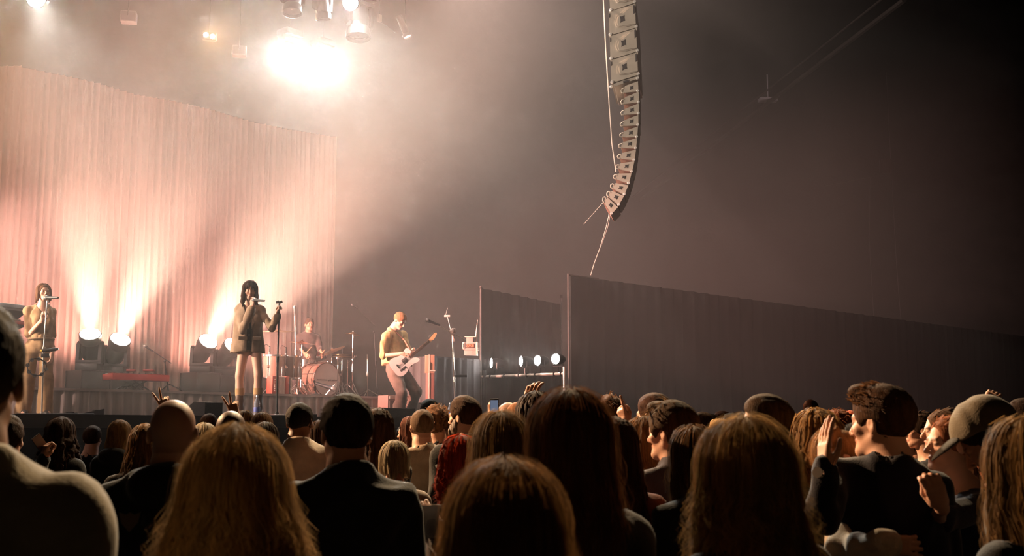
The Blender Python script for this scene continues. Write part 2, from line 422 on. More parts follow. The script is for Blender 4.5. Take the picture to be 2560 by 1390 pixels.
def torso(f, J, H, b=1.0, o=0.0, fem=False, k=.06):
    g = H / 1.75
    f.ell(J['chest'] + (0, .005, 0), np.array((.155 * b + o, .112 * b + o, .175 + o)) * g, k)
    f.cap(J['sL'], J['sR'], (.043 + o * .8) * g, None, k * .7)
    f.cap(J['neck'] + (0, -.02, -.01), J['sL'] + (.03, 0, .0), (.050 + o * .6) * g, (.036 + o * .8) * g, k * .8); f.cap(J['neck'] + (0, -.02, -.01), J['sR'] + (-.03, 0, .0), (.050 + o * .6) * g, (.036 + o * .8) * g, k * .8)
    f.ell(J['waist'], np.array(((.118 if fem else .135) * b + o, .095 * b + o, .17)) * g, k)
    f.ell(J['pelvis'] + (0, -.008, 0), np.array((.165 * b + o, .118 * b + o, .125)) * g, k)
    if fem:
        for sx in (-1, 1): f.ell(J['chest'] + (sx * .065, .085, -.03), np.array((.056 + o, .042 + o, .06 + o)) * g, .05)
def limb(f, J, H, which, o=0.0, k=.03, upto=1.0, b=1.0):
    g = H / 1.75
    if which[0] == 'a':
        s_ = which[1]; S, E, W = J['s' + s_], J['e' + s_], J['w' + s_]
        f.cap(S, E, (.043 * b + o) * g, (.036 * b + o) * g, k)
        if upto > .5: f.cap(E, E + (W - E) * min(1, (upto - .5) * 2), (.036 * b + o) * g, (.026 + o) * g, .02)
    else:
        s_ = which[1]; A, K, B = J['h' + s_], J['k' + s_], J['a' + s_]
        f.cap(A, K, (.085 * b + o) * g, (.055 + o) * g, k); f.cap(K, B, (.055 + o) * g, (.038 + o) * g, .02)
        if o == 0: f.ell(K + (B - K) * .3 + (0, -.02, 0), np.array((.05, .05, .11)) * g, .03)
def hand_solid(f, W, d, pal, pose='relaxed', side=1, k=1.0):
    """a hand from wrist W pointing along d, palm facing pal; side +1 puts the thumb on cross(d, pal)"""
    d = np.array(Vector(d).normalized()); pal = np.array(pal, float); pal = pal - d * (pal @ d); pal = pal / (np.linalg.norm(pal) + 1e-9)
    ac = np.cross(d, pal) * side; P = lambda a, u, n=0: np.array(W) + (ac * a + d * u + pal * n) * k
    curl = {'relaxed': (25, 30, 35, 40), 'grip': (75, 78, 80, 82), 'victory': (3, 3, 95, 95), 'open': (8, 6, 6, 8), 'point': (3, 85, 88, 90), 'mic': (60, 66, 72, 76), 'flat': (6, 5, 7, 9)}[pose]
    f.cap(P(0, -.02), P(0, .02), .026 * k, .028 * k, .015)
    for i, a in enumerate((.030, .010, -.010, -.029)):
        ln = (.044, .049, .045, .035)[i] * k; sp_ = (.35, .05, -.12, -.32)[i] if pose in ('open', 'victory') else (.12, .02, -.06, -.14)[i]
        if pose == 'victory' and i < 2: sp_ = (.28, -.14)[i]
        base = P(a * .9, .085); f.cap(P(a * .6, .015), base, .014 * k, .0115 * k, .012)
        p = base; th = 0.0
        for q in range(3):
            th += math.radians(curl[i]) * (1.0, 1.0, .7)[q] * (.55 if q == 0 else 1.0)
            dr = d * math.cos(th) + pal * math.sin(th) + ac * sp_ * math.cos(th); dr = dr / np.linalg.norm(dr)
            L_ = ln * (1, .62, .5)[q]; n_ = p + dr * L_
            f.cap(p, n_, (.0095, .0088, .0080)[q] * k, (.0088, .0080, .0068)[q] * k, .004); p = n_
    tc = {'relaxed': .3, 'grip': .9, 'victory': 1.0, 'open': .05, 'point': .7, 'mic': .75, 'flat': .35}[pose]
    t0 = P(.026, .022, .008); t1 = P(.050 - .012 * tc, .055, .014 + .018 * tc); t2 = P(.060 - .036 * tc, .085, .018 + .030 * tc); t3 = P(.066 - .056 * tc, .108 - .004 * tc, .020 + .034 * tc)
    f.cap(t0, t1, .016 * k, .0115 * k, .012); f.cap(t1, t2, .0112 * k, .0098 * k, .004); f.cap(t2, t3, .0098 * k, .0075 * k, .003)

# ------------------------------------------------------------------ hair
HC, HR = np.array((0, -.014, .028)), np.array((.076, .098, .087))
def fall_paths(n, L, rg, off=.014, wave=.0, lam=.14, spread=.0, part=.0, face=62, flip=0.0, back_only=False, phi_min=0, tuck=0.0, bangs=False, droop=1.0, S=16, side_gap=None):
    """hair that slides over the skull from the parting and then falls; returns (n, S, 3) head coordinates"""
    ph = rg.uniform(-math.pi, math.pi, n)
    if back_only: ph = rg.choice([-1, 1], n) * rg.uniform(math.radians(phi_min), math.pi, n)
    Lr = L * rg.uniform(.82, 1.05, n); o = off * rg.uniform(.35, 1.15, n); phase = rg.uniform(0, 6.28, n)
    out = np.zeros((n, S, 3)); th0 = rg.uniform(.02, .9, n)
    R = HR[None] + o[:, None]; arc = (math.radians(98) - th0) * .095; arc = np.maximum(arc, .02)
    for i in range(S):
        s_ = Lr * (i / (S - 1)); on = np.clip(s_ / arc, 0, 1); th = th0 + (math.radians(98) - th0) * on; dn = np.maximum(s_ - arc, 0)
        sg = np.where(ph >= 0, 1.0, -1.0); ap = np.abs(ph)
        sweep = np.clip((th - .25) / .75, 0, 1); sweep = sweep * sweep * (3 - 2 * sweep)
        ap2 = ap if bangs else ap + (np.maximum(ap, math.radians(face)) - ap) * sweep
        if side_gap is not None: ap2 = np.where(sg == side_gap[0], ap2 + (np.maximum(ap2, math.radians(side_gap[1])) - ap2) * sweep, ap2)
        p_ = sg * ap2
        dx, dy, dz = np.sin(th) * np.sin(p_), np.sin(th) * np.cos(p_), np.cos(th)
        x = HC[0] + R[:, 0] * dx + part * np.clip(1 - on, 0, 1); y = HC[1] + R[:, 1] * dy; z = HC[2] + R[:, 2] * dz - dn
        q = np.clip(dn / .3, 0, 1.5)
        w_ = wave * np.clip(dn / .08, 0, 1) * np.sin(6.283 * dn / lam + phase); w2 = wave * np.clip(dn / .08, 0, 1) * np.cos(6.283 * dn / lam * .9 + phase * 1.7)
        rad = 1 + spread * q - tuck * np.clip(dn / .06, 0, 1) * np.exp(-((dn - .08) / .07) ** 2)
        out[:, i, 0] = x * rad + w_ + sg * flip * q * q; out[:, i, 1] = np.where(y < 0, y * (1 + .15 * q) - .035 * np.clip((dn - .10) / .12, 0, 1), y * (1 - .1 * q)) + w2 * .7; out[:, i, 2] = z
    return out
def ribbons(P, width, rg, ctr=(0, -.014, 0), taper=True):
    """flat tapering locks along paths P (n, S, 3)"""
    n, S, _ = P.shape; T = np.gradient(P, axis=1); T /= np.linalg.norm(T, axis=2, keepdims=True) + 1e-9
    O = P - np.array(ctr); O[:, :, 2] *= .3; O += rg.normal(0, .03, (n, 1, 3)); B = np.cross(T, O); B /= np.linalg.norm(B, axis=2, keepdims=True) + 1e-9
    w_ = width * rg.uniform(.5, 1.4, (n, 1, 1)) * .5
    if taper: w_ = w_ * (1 - .85 * (np.linspace(0, 1, S) ** 3))[None, :, None]
    V = np.stack([P - B * w_, P + B * w_], 2).reshape(n * S * 2, 3)
    i = (np.arange(n)[:, None] * S + np.arange(S - 1)[None]).ravel() * 2
    return V, np.stack([i, i + 1, i + 3, i + 2], 1)
def short_paths(n, L, rg, lift=.5, comb=(0, -1, -.3), off=.012, front=-.9, nape=-.075, S=5, top_only=False):
    out = []
    d = rg.normal(size=(n * 3, 3)); d /= np.linalg.norm(d, axis=1, keepdims=True)
    p = HC + d * (HR + off)
    ok = ((p[:, 1] < .055) & (p[:, 2] > .03 + .35 * np.maximum(p[:, 1], 0)) | (p[:, 1] < -.02) & (p[:, 2] > nape + .02)) if not top_only else ((p[:, 2] > .055) & (p[:, 1] < .075))
    ok |= (p[:, 2] > .075)
    p = p[ok][:n]; d = d[ok][:n]; m = len(p); c = np.array(comb) / np.linalg.norm(comb)
    tg = c[None] - d * (d @ c)[:, None]; tg = tg + rg.normal(0, .16, (m, 3)); Lr = L * rg.uniform(.5, 1.2, (m, 1))
    for i in range(S):
        t = i / (S - 1); out.append(p - d * .006 + (d * lift * (t - .45 * t * t) + tg * (t * .9)) * Lr)
    return np.stack(out, 1)
HAIRN = [0]
def hair_obj(parent, h, style, col, d, seed, opts=None):
    """a hair mesh (or several) in the figure's frame, named hair, child of the figure"""
    o = dict(opts or {}); rg = np.random.default_rng(seed); near = d < 4.6; mid = d < 7.5
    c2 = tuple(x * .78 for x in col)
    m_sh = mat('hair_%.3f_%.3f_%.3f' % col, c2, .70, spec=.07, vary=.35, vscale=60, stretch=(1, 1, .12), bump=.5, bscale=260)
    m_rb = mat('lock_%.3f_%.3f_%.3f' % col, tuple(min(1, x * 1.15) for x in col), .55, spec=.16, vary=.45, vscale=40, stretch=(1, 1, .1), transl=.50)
    hv = .0070 if near else (.0092 if mid else .013); Vs, Qs = [], []
    if style in ('short', 'crop', 'quiff', 'curly', 'thin'):
        X = axis(-.12, .12, hv); Y = axis(-.15, .15, hv); Z = axis(-.13, .19, hv); f = Field(X, Y, Z)
        e = {'short': .012, 'crop': .006, 'quiff': .010, 'curly': .026, 'thin': .007}[style] + o.get('thick', 0)
        f.ell(HC + (0, -.004, .002), HR + e, 0)
        if style in ('quiff', 'short'):
            f.ell((0, .012, .075), (.055, .075, .050 + o.get('top', .0)), .03)
            if style == 'quiff': f.ell((0, .070, .105 + o.get('top', 0) * .5), (.056, .038, .028), .02)
        f.wrinkle({'curly': .010, 'quiff': .0014}.get(style, .0018), 330 if style != 'curly' else 130, seed, (1, .35, .6))
        f.ell((0, .105, -.045), (.090, .072, .098 + o.get('fore', 0)), .006, op='s')        # face
        f.ell((0, -.04, -.185), (.12, .15, .112), .006, op='s')                              # below the nape
        for sx in (-1, 1): f.ell((sx * .088, .008, -.035), (.03, .045, .045), .006, op='s')  # around the ears
        V, Q = f.surf(); Vs.append(V); Qs.append(Q)
        nr = {True: 2000}.get(near, 600 if mid else 150)
        P = short_paths(nr, {'short': .024, 'crop': .014, 'quiff': .03, 'curly': .045, 'thin': .02}[style], rg, lift=.9 if style in ('curly',) else .22, comb=o.get('comb', (0, -1, -.35)), off=e)
        if style == 'quiff':
            P2 = short_paths(nr // 3, .05, rg, lift=.45, comb=o.get('comb2', (-.5, .5, .3)), off=e + .012, top_only=True); P2 = P2[P2[:, 0, 1] > .0]; V2, Q2 = ribbons(P2, .005, rg); LB = [(V2, Q2)]
        else: LB = []
        if style == 'curly': P = P + .012 * np.sin(np.linspace(0, 9, P.shape[1]))[None, :, None] * rg.normal(size=(len(P), 1, 3))
        LB.append(ribbons(P, .0028 if near else .006, rg))
    else:
        L = o.get('L', .42); g = L + .05
        n_sh = o.get('nshell', 150 if near else 90)
        kw = dict(off=o.get('off', .016), wave=o.get('wave', .006), lam=o.get('lam', .16), spread=o.get('spread', .18), part=o.get('part', .0), face=o.get('face', 66), flip=o.get('flip', 0), tuck=o.get('tuck', .0), side_gap=o.get('gap'))
        P = fall_paths(n_sh, L, rg, S=13, **kw)
        if style == 'tied':
            P = short_paths(90, .06, rg, lift=.05, comb=(0, -1, .0), off=.004)
        hi = P.reshape(-1, 3).max(0) + .04; lo = P.reshape(-1, 3).min(0) - .04
        if style == 'tied': lo = np.minimum(lo, (-.12, -.25, -.3)); hi = np.maximum(hi, (.12, .12, .16))
        f = Field(axis(lo[0], hi[0], hv), axis(lo[1], hi[1], hv), axis(lo[2], hi[2], hv * 1.5, [(-.09, hi[2], hv)]))
        f.ell(HC + (0, -.004, .002), HR + .008 + o.get('thick', 0), 0)
        f.ell((0, .120, -.030), (.090, .075, .118 + o.get('fore', 0)), .006, op='s'); f.ell((0, -.0, -.20), (.14, .2, .13), .006, op='s')
        for q in P:
            for i in range(len(q) - 1): f.cap(q[i], q[i + 1], .0125 if style != 'tied' else .006, (.0125 if style != 'tied' else .006) if i < len(q) - 3 else .006, .006)
        if style == 'tied':
            tl = o.get('tail', .12); f.ell((0, -.125, o.get('bz', .03)), (.035, .035, .035), .02)
            if tl > .05: f.cap((0, -.14, o.get('bz', .03)), (0, -.17, o.get('bz', .03) - tl), .026, .012, .02)
        if o.get('bangs'):
            B = fall_paths(46, .105, rg, S=7, off=.014, bangs=True); B = B[np.abs(np.arctan2(B[:, -1, 0], B[:, -1, 1] + .014)) < 1.15]
            B[:, :, 2] = np.maximum(B[:, :, 2], .012 + rg.uniform(0, .02, (len(B), 1)))
            for q in B:
                for i in range(len(q) - 1): f.cap(q[i], q[i + 1], .009, .008, .006)
        f.cap((0, .0, -.06), (0, -.01, -.30), .045, .05, .0, op='s')
        for q in ((0, .085, -.05),): f.ell(q, (.058, .05, .068), .004, op='s')
        V, Q = f.surf(); Vs.append(V); Qs.append(Q); LB = []
        nr = 1400 if near else (450 if mid else 110); nr = int(o.get('nlock', nr) * .68)
        if style != 'tied':
            kw2 = dict(kw); kw2['off'] = kw['off'] + .013; kw2['wave'] = kw['wave'] * 1.3
            P2 = fall_paths(nr, L * 1.03, rg, S=11 if near else 8, **kw2)
        else: P2 = short_paths(nr // 2, .06, rg, lift=.06, comb=(0, -1, .0), off=.012)
        P2 = P2[~((np.abs(P2[:, :, 0]) < .05) & (P2[:, :, 1] > .06) & (P2[:, :, 2] < .06)).any(1)]
        LB.append(ribbons(P2, .0045 if near else .008, rg))
        if near and style != 'tied' and o.get('fly', 500):
            nf = o.get('fly', 500); kw3 = dict(kw); kw3['off'] = kw['off'] + .026; kw3['wave'] = kw['wave'] * 1.8 + .006; kw3['spread'] = kw['spread'] * 1.15
            P3 = fall_paths(nf, L, rg, S=12, **kw3); P3 += np.cumsum(rg.normal(0, .0016, P3.shape), axis=1)
            P3 = P3[~((np.abs(P3[:, :, 0]) < .06) & (P3[:, :, 1] > .05) & (P3[:, :, 2] < .07)).any(1)]; LB.append(ribbons(P3, .0013, rg))
    V = np.concatenate(Vs); Q = np.concatenate(Qs)
    ob = link('hair', new_mesh('hair', h.Pn(V), Q, True), m_sh, parent)
    oV, oQ = [], []; n0 = 0
    for V2, Q2 in LB: oV.append(V2); oQ.append(Q2 + n0); n0 += len(V2)
    if oV: link('hair_locks', new_mesh('hair_locks', h.Pn(np.concatenate(oV)), np.concatenate(oQ), True), m_rb, ob)
    return ob

# ------------------------------------------------------------------ a whole figure
SKIN = lambda: mat('skin', (.6, .4, .3), .5, spec=.35, attr='col')
def cloth_mat(c, rough=.85):
    return mat('cloth_%.3f_%.3f_%.3f' % tuple(c), tuple(c), rough, spec=.2, sheen=.25, bump=.25, bscale=180, vary=.15, vscale=14)
TONES = dict(fair=(.62, .36, .26), light=(.56, .31, .215), tan=(.42, .22, .14), brown=(.16, .075, .045))
class Person:
    def __init__(s, label, loc, H, yaw, d, fem=False, build=1.0, tone='light', group='concert crowd', arms=None, legs=None, lean=(0, 0), hyaw=0, hpitch=0, hroll=0, hk=1.0,
                 hands=None, seed=1, stub=0, scalp=None, mouth=0.0, fine_hands=False, bare=False, covered=False, lips=None, brow=(.05, .03, .02)):
        build = build * (.9 if fem else 1.0); s.H, s.d, s.fem, s.b, s.seed = H, d, fem, build, seed
        s.loc = Vector(loc); s.rz = Matrix.Rotation(math.radians(yaw), 4, 'Z'); s.M = Matrix.Translation(s.loc) @ s.rz; s.Mi = s.M.inverted()
        ar = {}
        for kk, p in (arms or {}).items(): ar[kk] = tuple(s.Mi @ Vector(p))
        lg = {}
        for kk, p in (legs or {}).items(): lg[kk] = tuple(s.Mi @ Vector(p))
        s.J = J = body_joints(H, build, ar, lean, lg); k = H / 1.75 * hk * (.97 if fem else 1.0)
        R = rot3(hyaw, hpitch, hroll); nk = J['neck'] + (0, .03, 0)
        s.h = h = Head(nk + np.array((0, 0, 0)) + R @ np.array((0, .022, H - .115 * k - nk[2])), R, k) if not (hpitch or hroll) else Head(nk + np.array((0, .0, .02)) + R @ np.array((0, .022, (H - .115 * k - nk[2] - .02))), R, k)
        hv = .0060 if d < 4.6 else (.0080 if d < 7.5 else (.0115 if d < 11.8 else .0072)); cv = .022 if d < 6 else .03
        hc = h.c; fx = [(hc[0] - .11, hc[0] + .11, hv)]; fy = [(hc[1] - .13, hc[1] + .14, hv)]; fz = [(hc[2] - .15, hc[2] + .14, hv)]
        hl = hands or {}
        if fine_hands:
            for sd in hl:
                W = J['w' + sd]; dd = np.array(s.Mi.to_3x3() @ Vector(hl[sd][0])); c_ = W + dd / np.linalg.norm(dd) * .08
                fx.append((c_[0] - .1, c_[0] + .1, .006)); fy.append((c_[1] - .1, c_[1] + .1, .006)); fz.append((c_[2] - .1, c_[2] + .1, .006))
        allp = np.array([v for v in J.values()] + [hc]); lo, hi = allp.min(0) - .22, allp.max(0) + .22; lo[2] = -.02
        f = Field(axis(lo[0], hi[0], cv, fx), axis(lo[1], hi[1], cv, fy), axis(lo[2], hi[2], cv * 1.2, fz))
        torso(f, J, H, build, 0, fem); [limb(f, J, H, q, 0, b=build) for q in ('aL', 'aR', 'lL', 'lR')]
        for sd in 'LR':
            A = J['a' + sd]; kd = J['k' + sd] - A
            f.cap(A + (0, -.03, -.02), A + (np.sign(A[0]) * .02, .15, -.02), .036, .030, .02)
        head_solid(f, h, fem, mouth=mouth)
        f.cap(h.P((0, -.03, -.12)), J['neck'] + (0, -.015, -.05), (.052 if fem else .062) * k, .07 * k, .04)
        if fine_hands:
            for sd in 'LR':
                if sd in hl: hd, pl, ps, sg = hl[sd]; r3 = s.Mi.to_3x3(); hand_solid(f, J['w' + sd], np.array(r3 @ Vector(hd)), np.array(r3 @ Vector(pl)), ps, sg, H / 1.72)
        V, Q = f.surf()
        PV, PQ = [V], [Q]; n0 = len(V)
        for sd in 'LR':
            if fine_hands and sd in hl: continue
            if sd in hl:
                r3 = s.Mi.to_3x3(); hd, pl, ps, sg = hl[sd]; hd = np.array(r3 @ Vector(hd)); pl = np.array(r3 @ Vector(pl))
            else:
                W, E = J['w' + sd], J['e' + sd]; hd = W - E; pl = np.array((-np.sign(W[0]), 0, -.2)); ps = 'relaxed'; sg = -1 if sd == 'R' else 1
            fine = .0052 if d < 5 else (.0065 if sd in hl else .012); W = J['w' + sd]
            g = Field(axis(W[0] - .2, W[0] + .2, fine), axis(W[1] - .2, W[1] + .2, fine), axis(W[2] - .2, W[2] + .2, fine))
            if sd in hl or d < 5: hand_solid(g, W, hd, pl, ps, sg, H / 1.72)
            else: hand_solid(g, W, hd, pl, ps, sg, H / 1.72 * 1.1)
            v2, q2 = g.surf(); PV.append(v2); PQ.append(q2 + n0); n0 += len(v2)
        V = np.concatenate(PV); Q = np.concatenate(PQ)
        if group == 'concert crowd':      # fine only where it shows: head, neck and raised hands
            cell = np.full(len(V), .045 if not bare else .020); cell[np.linalg.norm(V - (J['neck'] + hc) / 2, axis=1) < .27] = .012; cell[np.linalg.norm(V - hc, axis=1) < .185] = 0
            if covered: L_ = ((V - hc) @ h.R) / k; cell[(np.linalg.norm(L_, axis=1) < .18) & (L_[:, 1] < -.005) & (L_[:, 2] > -.07) & (np.abs(L_[:, 0]) < .074)] = .014
            for sd in 'LR': cell[np.linalg.norm(V - J['w' + sd], axis=1) < .21] = 0 if sd in hl else (.012 if d < 5 else .02)
            V, Q = thin_out(V, Q, cell)
        me = new_mesh('person', V, Q, True)
        col = paint_head(V, h, TONES[tone], fem, lips=lips, brow=brow, stub=stub, scalp=scalp)
        at_ = me.attributes.new('col', 'FLOAT_COLOR', 'POINT'); at_.data.foreach_set('color', np.concatenate([col, np.ones((len(col), 1))], 1).astype(np.float32).ravel())
        s.o = link('person', me, SKIN()); s.o.location = s.loc; s.o.rotation_euler = (0, 0, math.radians(yaw)); tag(s.o, label, 'person', group)
    def top(s, color, name='top', ease=.022, sleeve=1.0, hem=.48, neck=.075, v=0.0, hood=False, collar=0.0, wr=.008, cell=None, loose=0.0, arms='LR', shoulder_pad=0.0, straps=False, open_front=0.0, m=None, ndz=0.0, cuff=0.0):
        J, H = s.J, s.H; cell = cell or (.016 if s.d < 4.6 else (.021 if s.d < 8 else .028))
        pts = [J[q] for q in J if q[0] in 'sew' or q in ('chest', 'neck', 'waist', 'pelvis')]; pts = np.array(pts); lo, hi = pts.min(0) - .24, pts.max(0) + .2; lo[2] = min(hem * H - .05, lo[2])
        f = Field(axis(lo[0], hi[0], cell), axis(lo[1], hi[1], cell), axis(lo[2], hi[2], cell)); g = H / 1.75
        torso(f, J, H, s.b, ease, s.fem, .07)
        if shoulder_pad: f.cap(J['sL'] + (0, 0, .0), J['sR'] + (0, 0, .0), (.055 + shoulder_pad) * g, None, .05)
        if loose: f.cap(J['chest'] + (0, 0, -.02), (J['pelvis'][0], J['pelvis'][1], hem * H - .05), (.135 + ease) * s.b * g, (.15 + ease + loose) * s.b * g, .05, sq=((1, 0, 0), 1.3))
        f.half((0, 0, hem * H), (0, 0, -1))
        if not straps:
            for sd in arms: limb(f, J, H, 'a' + sd, ease * .7 + (.008 if sleeve < .6 else 0), .035, sleeve, s.b)
        if cuff:
            for sd in arms: E, W = J['e' + sd], J['w' + sd]; f.cap(E + (W - E) * .55, E + (W - E) * .9, .045 + cuff * .5, .05 + cuff, .015)
        if wr: f.wrinkle(wr, 34, s.seed + 5, (1, 1, .7))
        nk = J['neck']; h = s.h
        if hood:
            f.ell(nk + (0, -.085, -.005), (.125, .07, .075), .03); f.cap(nk + (-.10, -.02, .0), nk + (.10, -.02, .0), .045, None, .03)
        if collar:
            rr = .068 * g
            for i in range(14):
                a0, a1 = 2 * math.pi * i / 14, 2 * math.pi * (i + 1) / 14
                f.cap(nk + (rr * math.cos(a0), rr * math.sin(a0) + .0, .02 + collar * .4 - .02 * math.sin(a0)), nk + (rr * math.cos(a1), rr * math.sin(a1), .02 + collar * .4 - .02 * math.sin(a1)), .012 + collar * .25, None, .012)
        f.cap(nk + (0, .0, -.035 + .045 + ndz), h.P((0, -.02, -.07)), neck * g * .93, neck * g * .85, .006, op='s')
        if v:
            f.cap(nk + (0, .06, .05), nk + (0, .19, -v), .085, .02, .01, op='s', sq=((0, 1, 0), 2.2))
        if straps:
            f.cap(nk + (0, .0, .06), nk + (0, .0, .0), .16, .13, .01, op='s')
        if open_front:
            f.cap((J['chest'][0], J['chest'][1] + .18, nk[2] - .02), (J['pelvis'][0], J['pelvis'][1] + .18, hem * H - .1), open_front, open_front * .8, .01, op='s', sq=((0, 1, 0), 3))
        V, Q = f.surf()
        return link(name, new_mesh(name, V, Q, True), m or cloth_mat(color), s.o)
    def trousers(s, color, ease=.016, low=.05, high=.56, flare=0.0, cell=None, wr=.006, name='trousers'):
        J, H = s.J, s.H; cell = cell or .045
        if s.d > 11.9: cell = .015
        pts = np.array([J[q] for q in J if q[0] in 'hka' or q in ('waist', 'pelvis')]); lo, hi = pts.min(0) - .22, pts.max(0) + .22; lo[2] = max(lo[2], low - .03); hi[2] = high * H + .03
        f = Field(axis(lo[0], hi[0], cell), axis(lo[1], hi[1], cell), axis(lo[2], hi[2], cell)); g = H / 1.75
        f.ell(J['pelvis'] + (0, -.008, 0), np.array((.165 * s.b + ease, .118 * s.b + ease, .125)) * g, .05); f.ell(J['waist'], np.array((.128 * s.b + ease, .098 * s.b + ease, .17)) * g, .05)
        for sd in 'LR':
            limb(f, J, H, 'l' + sd, ease, .03, 1, s.b)
            if flare: K, A = J['k' + sd], J['a' + sd]; f.cap(K, A, .06 + ease, .05 + ease + flare, .02)
        f.half((0, 0, high * H), (0, 0, 1)); f.half((0, 0, low), (0, 0, -1))
        if wr: f.wrinkle(wr, 30, s.seed + 9, (1, 1, .8))
        V, Q = f.surf(); return link(name, new_mesh(name, V, Q, True), cloth_mat(color), s.o)
    def hair(s, style, col, **o): return hair_obj(s.o, s.h, style, col, s.d, s.seed * 13 + 3, o)
    def beard(s, col, L=.05, full=True):
        h = s.h; f = Field(axis(-.11, .11, .006), axis(-.08, .17, .006), axis(-.22, .02, .006))
        f.ell((0, .026, -.046), (.066, .066, .078), 0); f.cap((0, .075, -.10), (0, .078, -.10 - L), .035, .018, .03)
        for sx in (-1, 1): f.cap((sx * .066, .005, -.02), (sx * .05, .03, -.08), .012, .02, .02)
        f.wrinkle(.005, 150, s.seed, (1, 1, .3)); f.ell((0, .105, -.012), (.040, .045, .046), .006, op='s'); f.ell((0, .11, -.07), (.02, .03, .006), .004, op='s'); f.half((0, -.012, 0), (0, -1, 0)); f.half((0, 0, -.012), (0, 0, 1))
        V, Q = f.surf(); return link('beard', new_mesh('beard', h.Pn(V), Q, True), mat('hair_%.3f_%.3f_%.3f' % col, col, .5, bump=.35, bscale=220, vary=.3, vscale=50), s.o)

# ------------------------------------------------------------------ the hall
def structure(name, mb, m): o = mb.build(name, m, None, False); return tag(o, kind='structure')
x0, x1, y0, y1, zc = -24.0, 28.0, -6.0, 47.0, 25.0
wallm = mat('black_wall', (.022, .020, .019), .9, spec=.2, vary=.3, vscale=1.5, bump=.3, bscale=8)
structure('floor', MB().box(((x0 + x1) / 2, (y0 + y1) / 2, -.1), (x1 - x0, y1 - y0, .2)), mat('dark_floor', (.03, .028, .026), .55, vary=.4, vscale=3))
structure('ceiling', MB().box(((x0 + x1) / 2, (y0 + y1) / 2, zc + .1), (x1 - x0, y1 - y0, .2)), wallm)
structure('wall_back', MB().box(((x0 + x1) / 2, y1 + .1, zc / 2), (x1 - x0, .2, zc)), wallm)
structure('wall_front', MB().box(((x0 + x1) / 2, y0 - .1, zc / 2), (x1 - x0, .2, zc)), wallm)
structure('wall_left', MB().box((x0 - .1, (y0 + y1) / 2, zc / 2), (.2, y1 - y0, zc)), wallm)
structure('wall_right', MB().box((x1 + .1, (y0 + y1) / 2, zc / 2), (.2, y1 - y0, zc)), wallm)
# haze that fills the hall
hz = MB().box(((HZ[0] + HZ[1]) / 2, -(HZ[2] + HZ[3]) / 2, 7.0), (HZ[1] - HZ[0], HZ[3] - HZ[2], 13.9), T=Matrix.Translation(C0) @ Matrix.Rotation(ANG, 4, 'Z')).build('haze', None, None, False)
hm = bpy.data.materials.new('stage_haze'); hm.use_nodes = True; nt = hm.node_tree; nt.nodes.remove(nt.nodes['Principled BSDF'])
vs = nt.nodes.new('ShaderNodeVolumeScatter'); vs.inputs['Color'].default_value = (1, .96, .93, 1); vs.inputs['Density'].default_value = HAZE; vs.inputs['Anisotropy'].default_value = HAZE_G
nt.links.new(vs.outputs[0], nt.nodes['Material Output'].inputs['Volume']); hz.data.materials.append(hm)
tag(hz, 'thin theatrical haze hanging over and around the stage', 'haze', kind='stuff')

TS = Matrix.Translation(C0) @ Matrix.Rotation(ANG, 4, 'Z')          # stage frame: x along U, y upstage, so off metres in front = -y
def sbox(mb, t0, t1, o0, o1, z0, z1): return mb.box(((t0 + t1) / 2, -(o0 + o1) / 2, (z0 + z1) / 2), (t1 - t0, abs(o1 - o0), z1 - z0), T=TS)
structure('floor_stage', sbox(MB(), -17, 3.2, -2.5, 7.0, 1.60, STAGE_Z), mat('stage_deck', (.035, .03, .028), .45, vary=.3, vscale=4))
structure('wall_stage_front', sbox(MB(), -17, 3.2, 6.6, 6.92, 0, 1.60), mat('stage_front_cloth', (.010, .010, .011), .9, spec=.1))
structure('floor_riser', sbox(MB(), -17, -1.3, -.6, 3.66, STAGE_Z, RISER_Z - .005), mat('riser_deck', (.10, .085, .08), .6, vary=.2))

def pleated(A, B, zlo, ztop, spacing, amp, seed, rows=14, lean=0.0, per=7):
    """a hanging cloth with folds from ground point A to B; zlo/ztop are numbers or functions of 0..1"""
    rg = np.random.default_rng(seed); A, B = Vector(A), Vector(B); d = B - A; L = d.length; d.normalize(); n = Vector((d.y, -d.x, 0))
    cols = int(L / spacing * per) + 2; s_ = np.linspace(0, 1, cols)
    ph = np.cumsum(rg.uniform(.55, 1.5, cols)) * 2 * math.pi / per; am = np.interp(s_, np.linspace(0, 1, 40), rg.uniform(.45, 1.25, 40))
    v, f = [], []
    for j in range(rows):
        tz = j / (rows - 1)
        for i in range(cols):
            z0_ = zlo(s_[i]) if callable(zlo) else zlo; z1_ = ztop(s_[i]) if callable(ztop) else ztop
            off = amp * am[i] * (math.sin(ph[i] + .25 * math.sin(3 * tz + i * .05)) + .35 * math.sin(2.3 * ph[i] + 1)) * (1.0 - .35 * tz) + lean * tz
            p = A + d * (L * s_[i] + .25 * amp * math.cos(ph[i])) + n * off; v.append((p.x, p.y, z0_ + (z1_ - z0_) * tz))
    for j in range(rows - 1):
        for i in range(cols - 1): a = j * cols + i; f.append((a, a + 1, a + 1 + cols, a + cols))
    me = new_mesh('cloth', np.array(v), np.array(f, np.int64), True); return me
cur_m = mat('sheer_curtain', (.66, .49, .43), .8, spec=.15, transl=.35, vary=.10, vscale=1.2, stretch=(6, 6, .3))
tl = on_line(0, 0); t_of = lambda p: (p - C0).dot(U)
ct = [(-.5, 135), (0, 168), (100, 186), (200, 207), (300, 236), (400, 252), (500, 274), (600, 303), (700, 323), (815, 341)]
def curtain_top(s_):
    P = sp(-13, 0).lerp(sp(.15, 0), s_); px = 1280 + P.x / P.y * F_PX / math.cos(PITCH)
    if px < 0: return 7.62 + .10 * math.sin(px * .02)
    y = np.interp(px, [q[0] for q in ct], [q[1] for q in ct]); return at(px, y, P.y).z
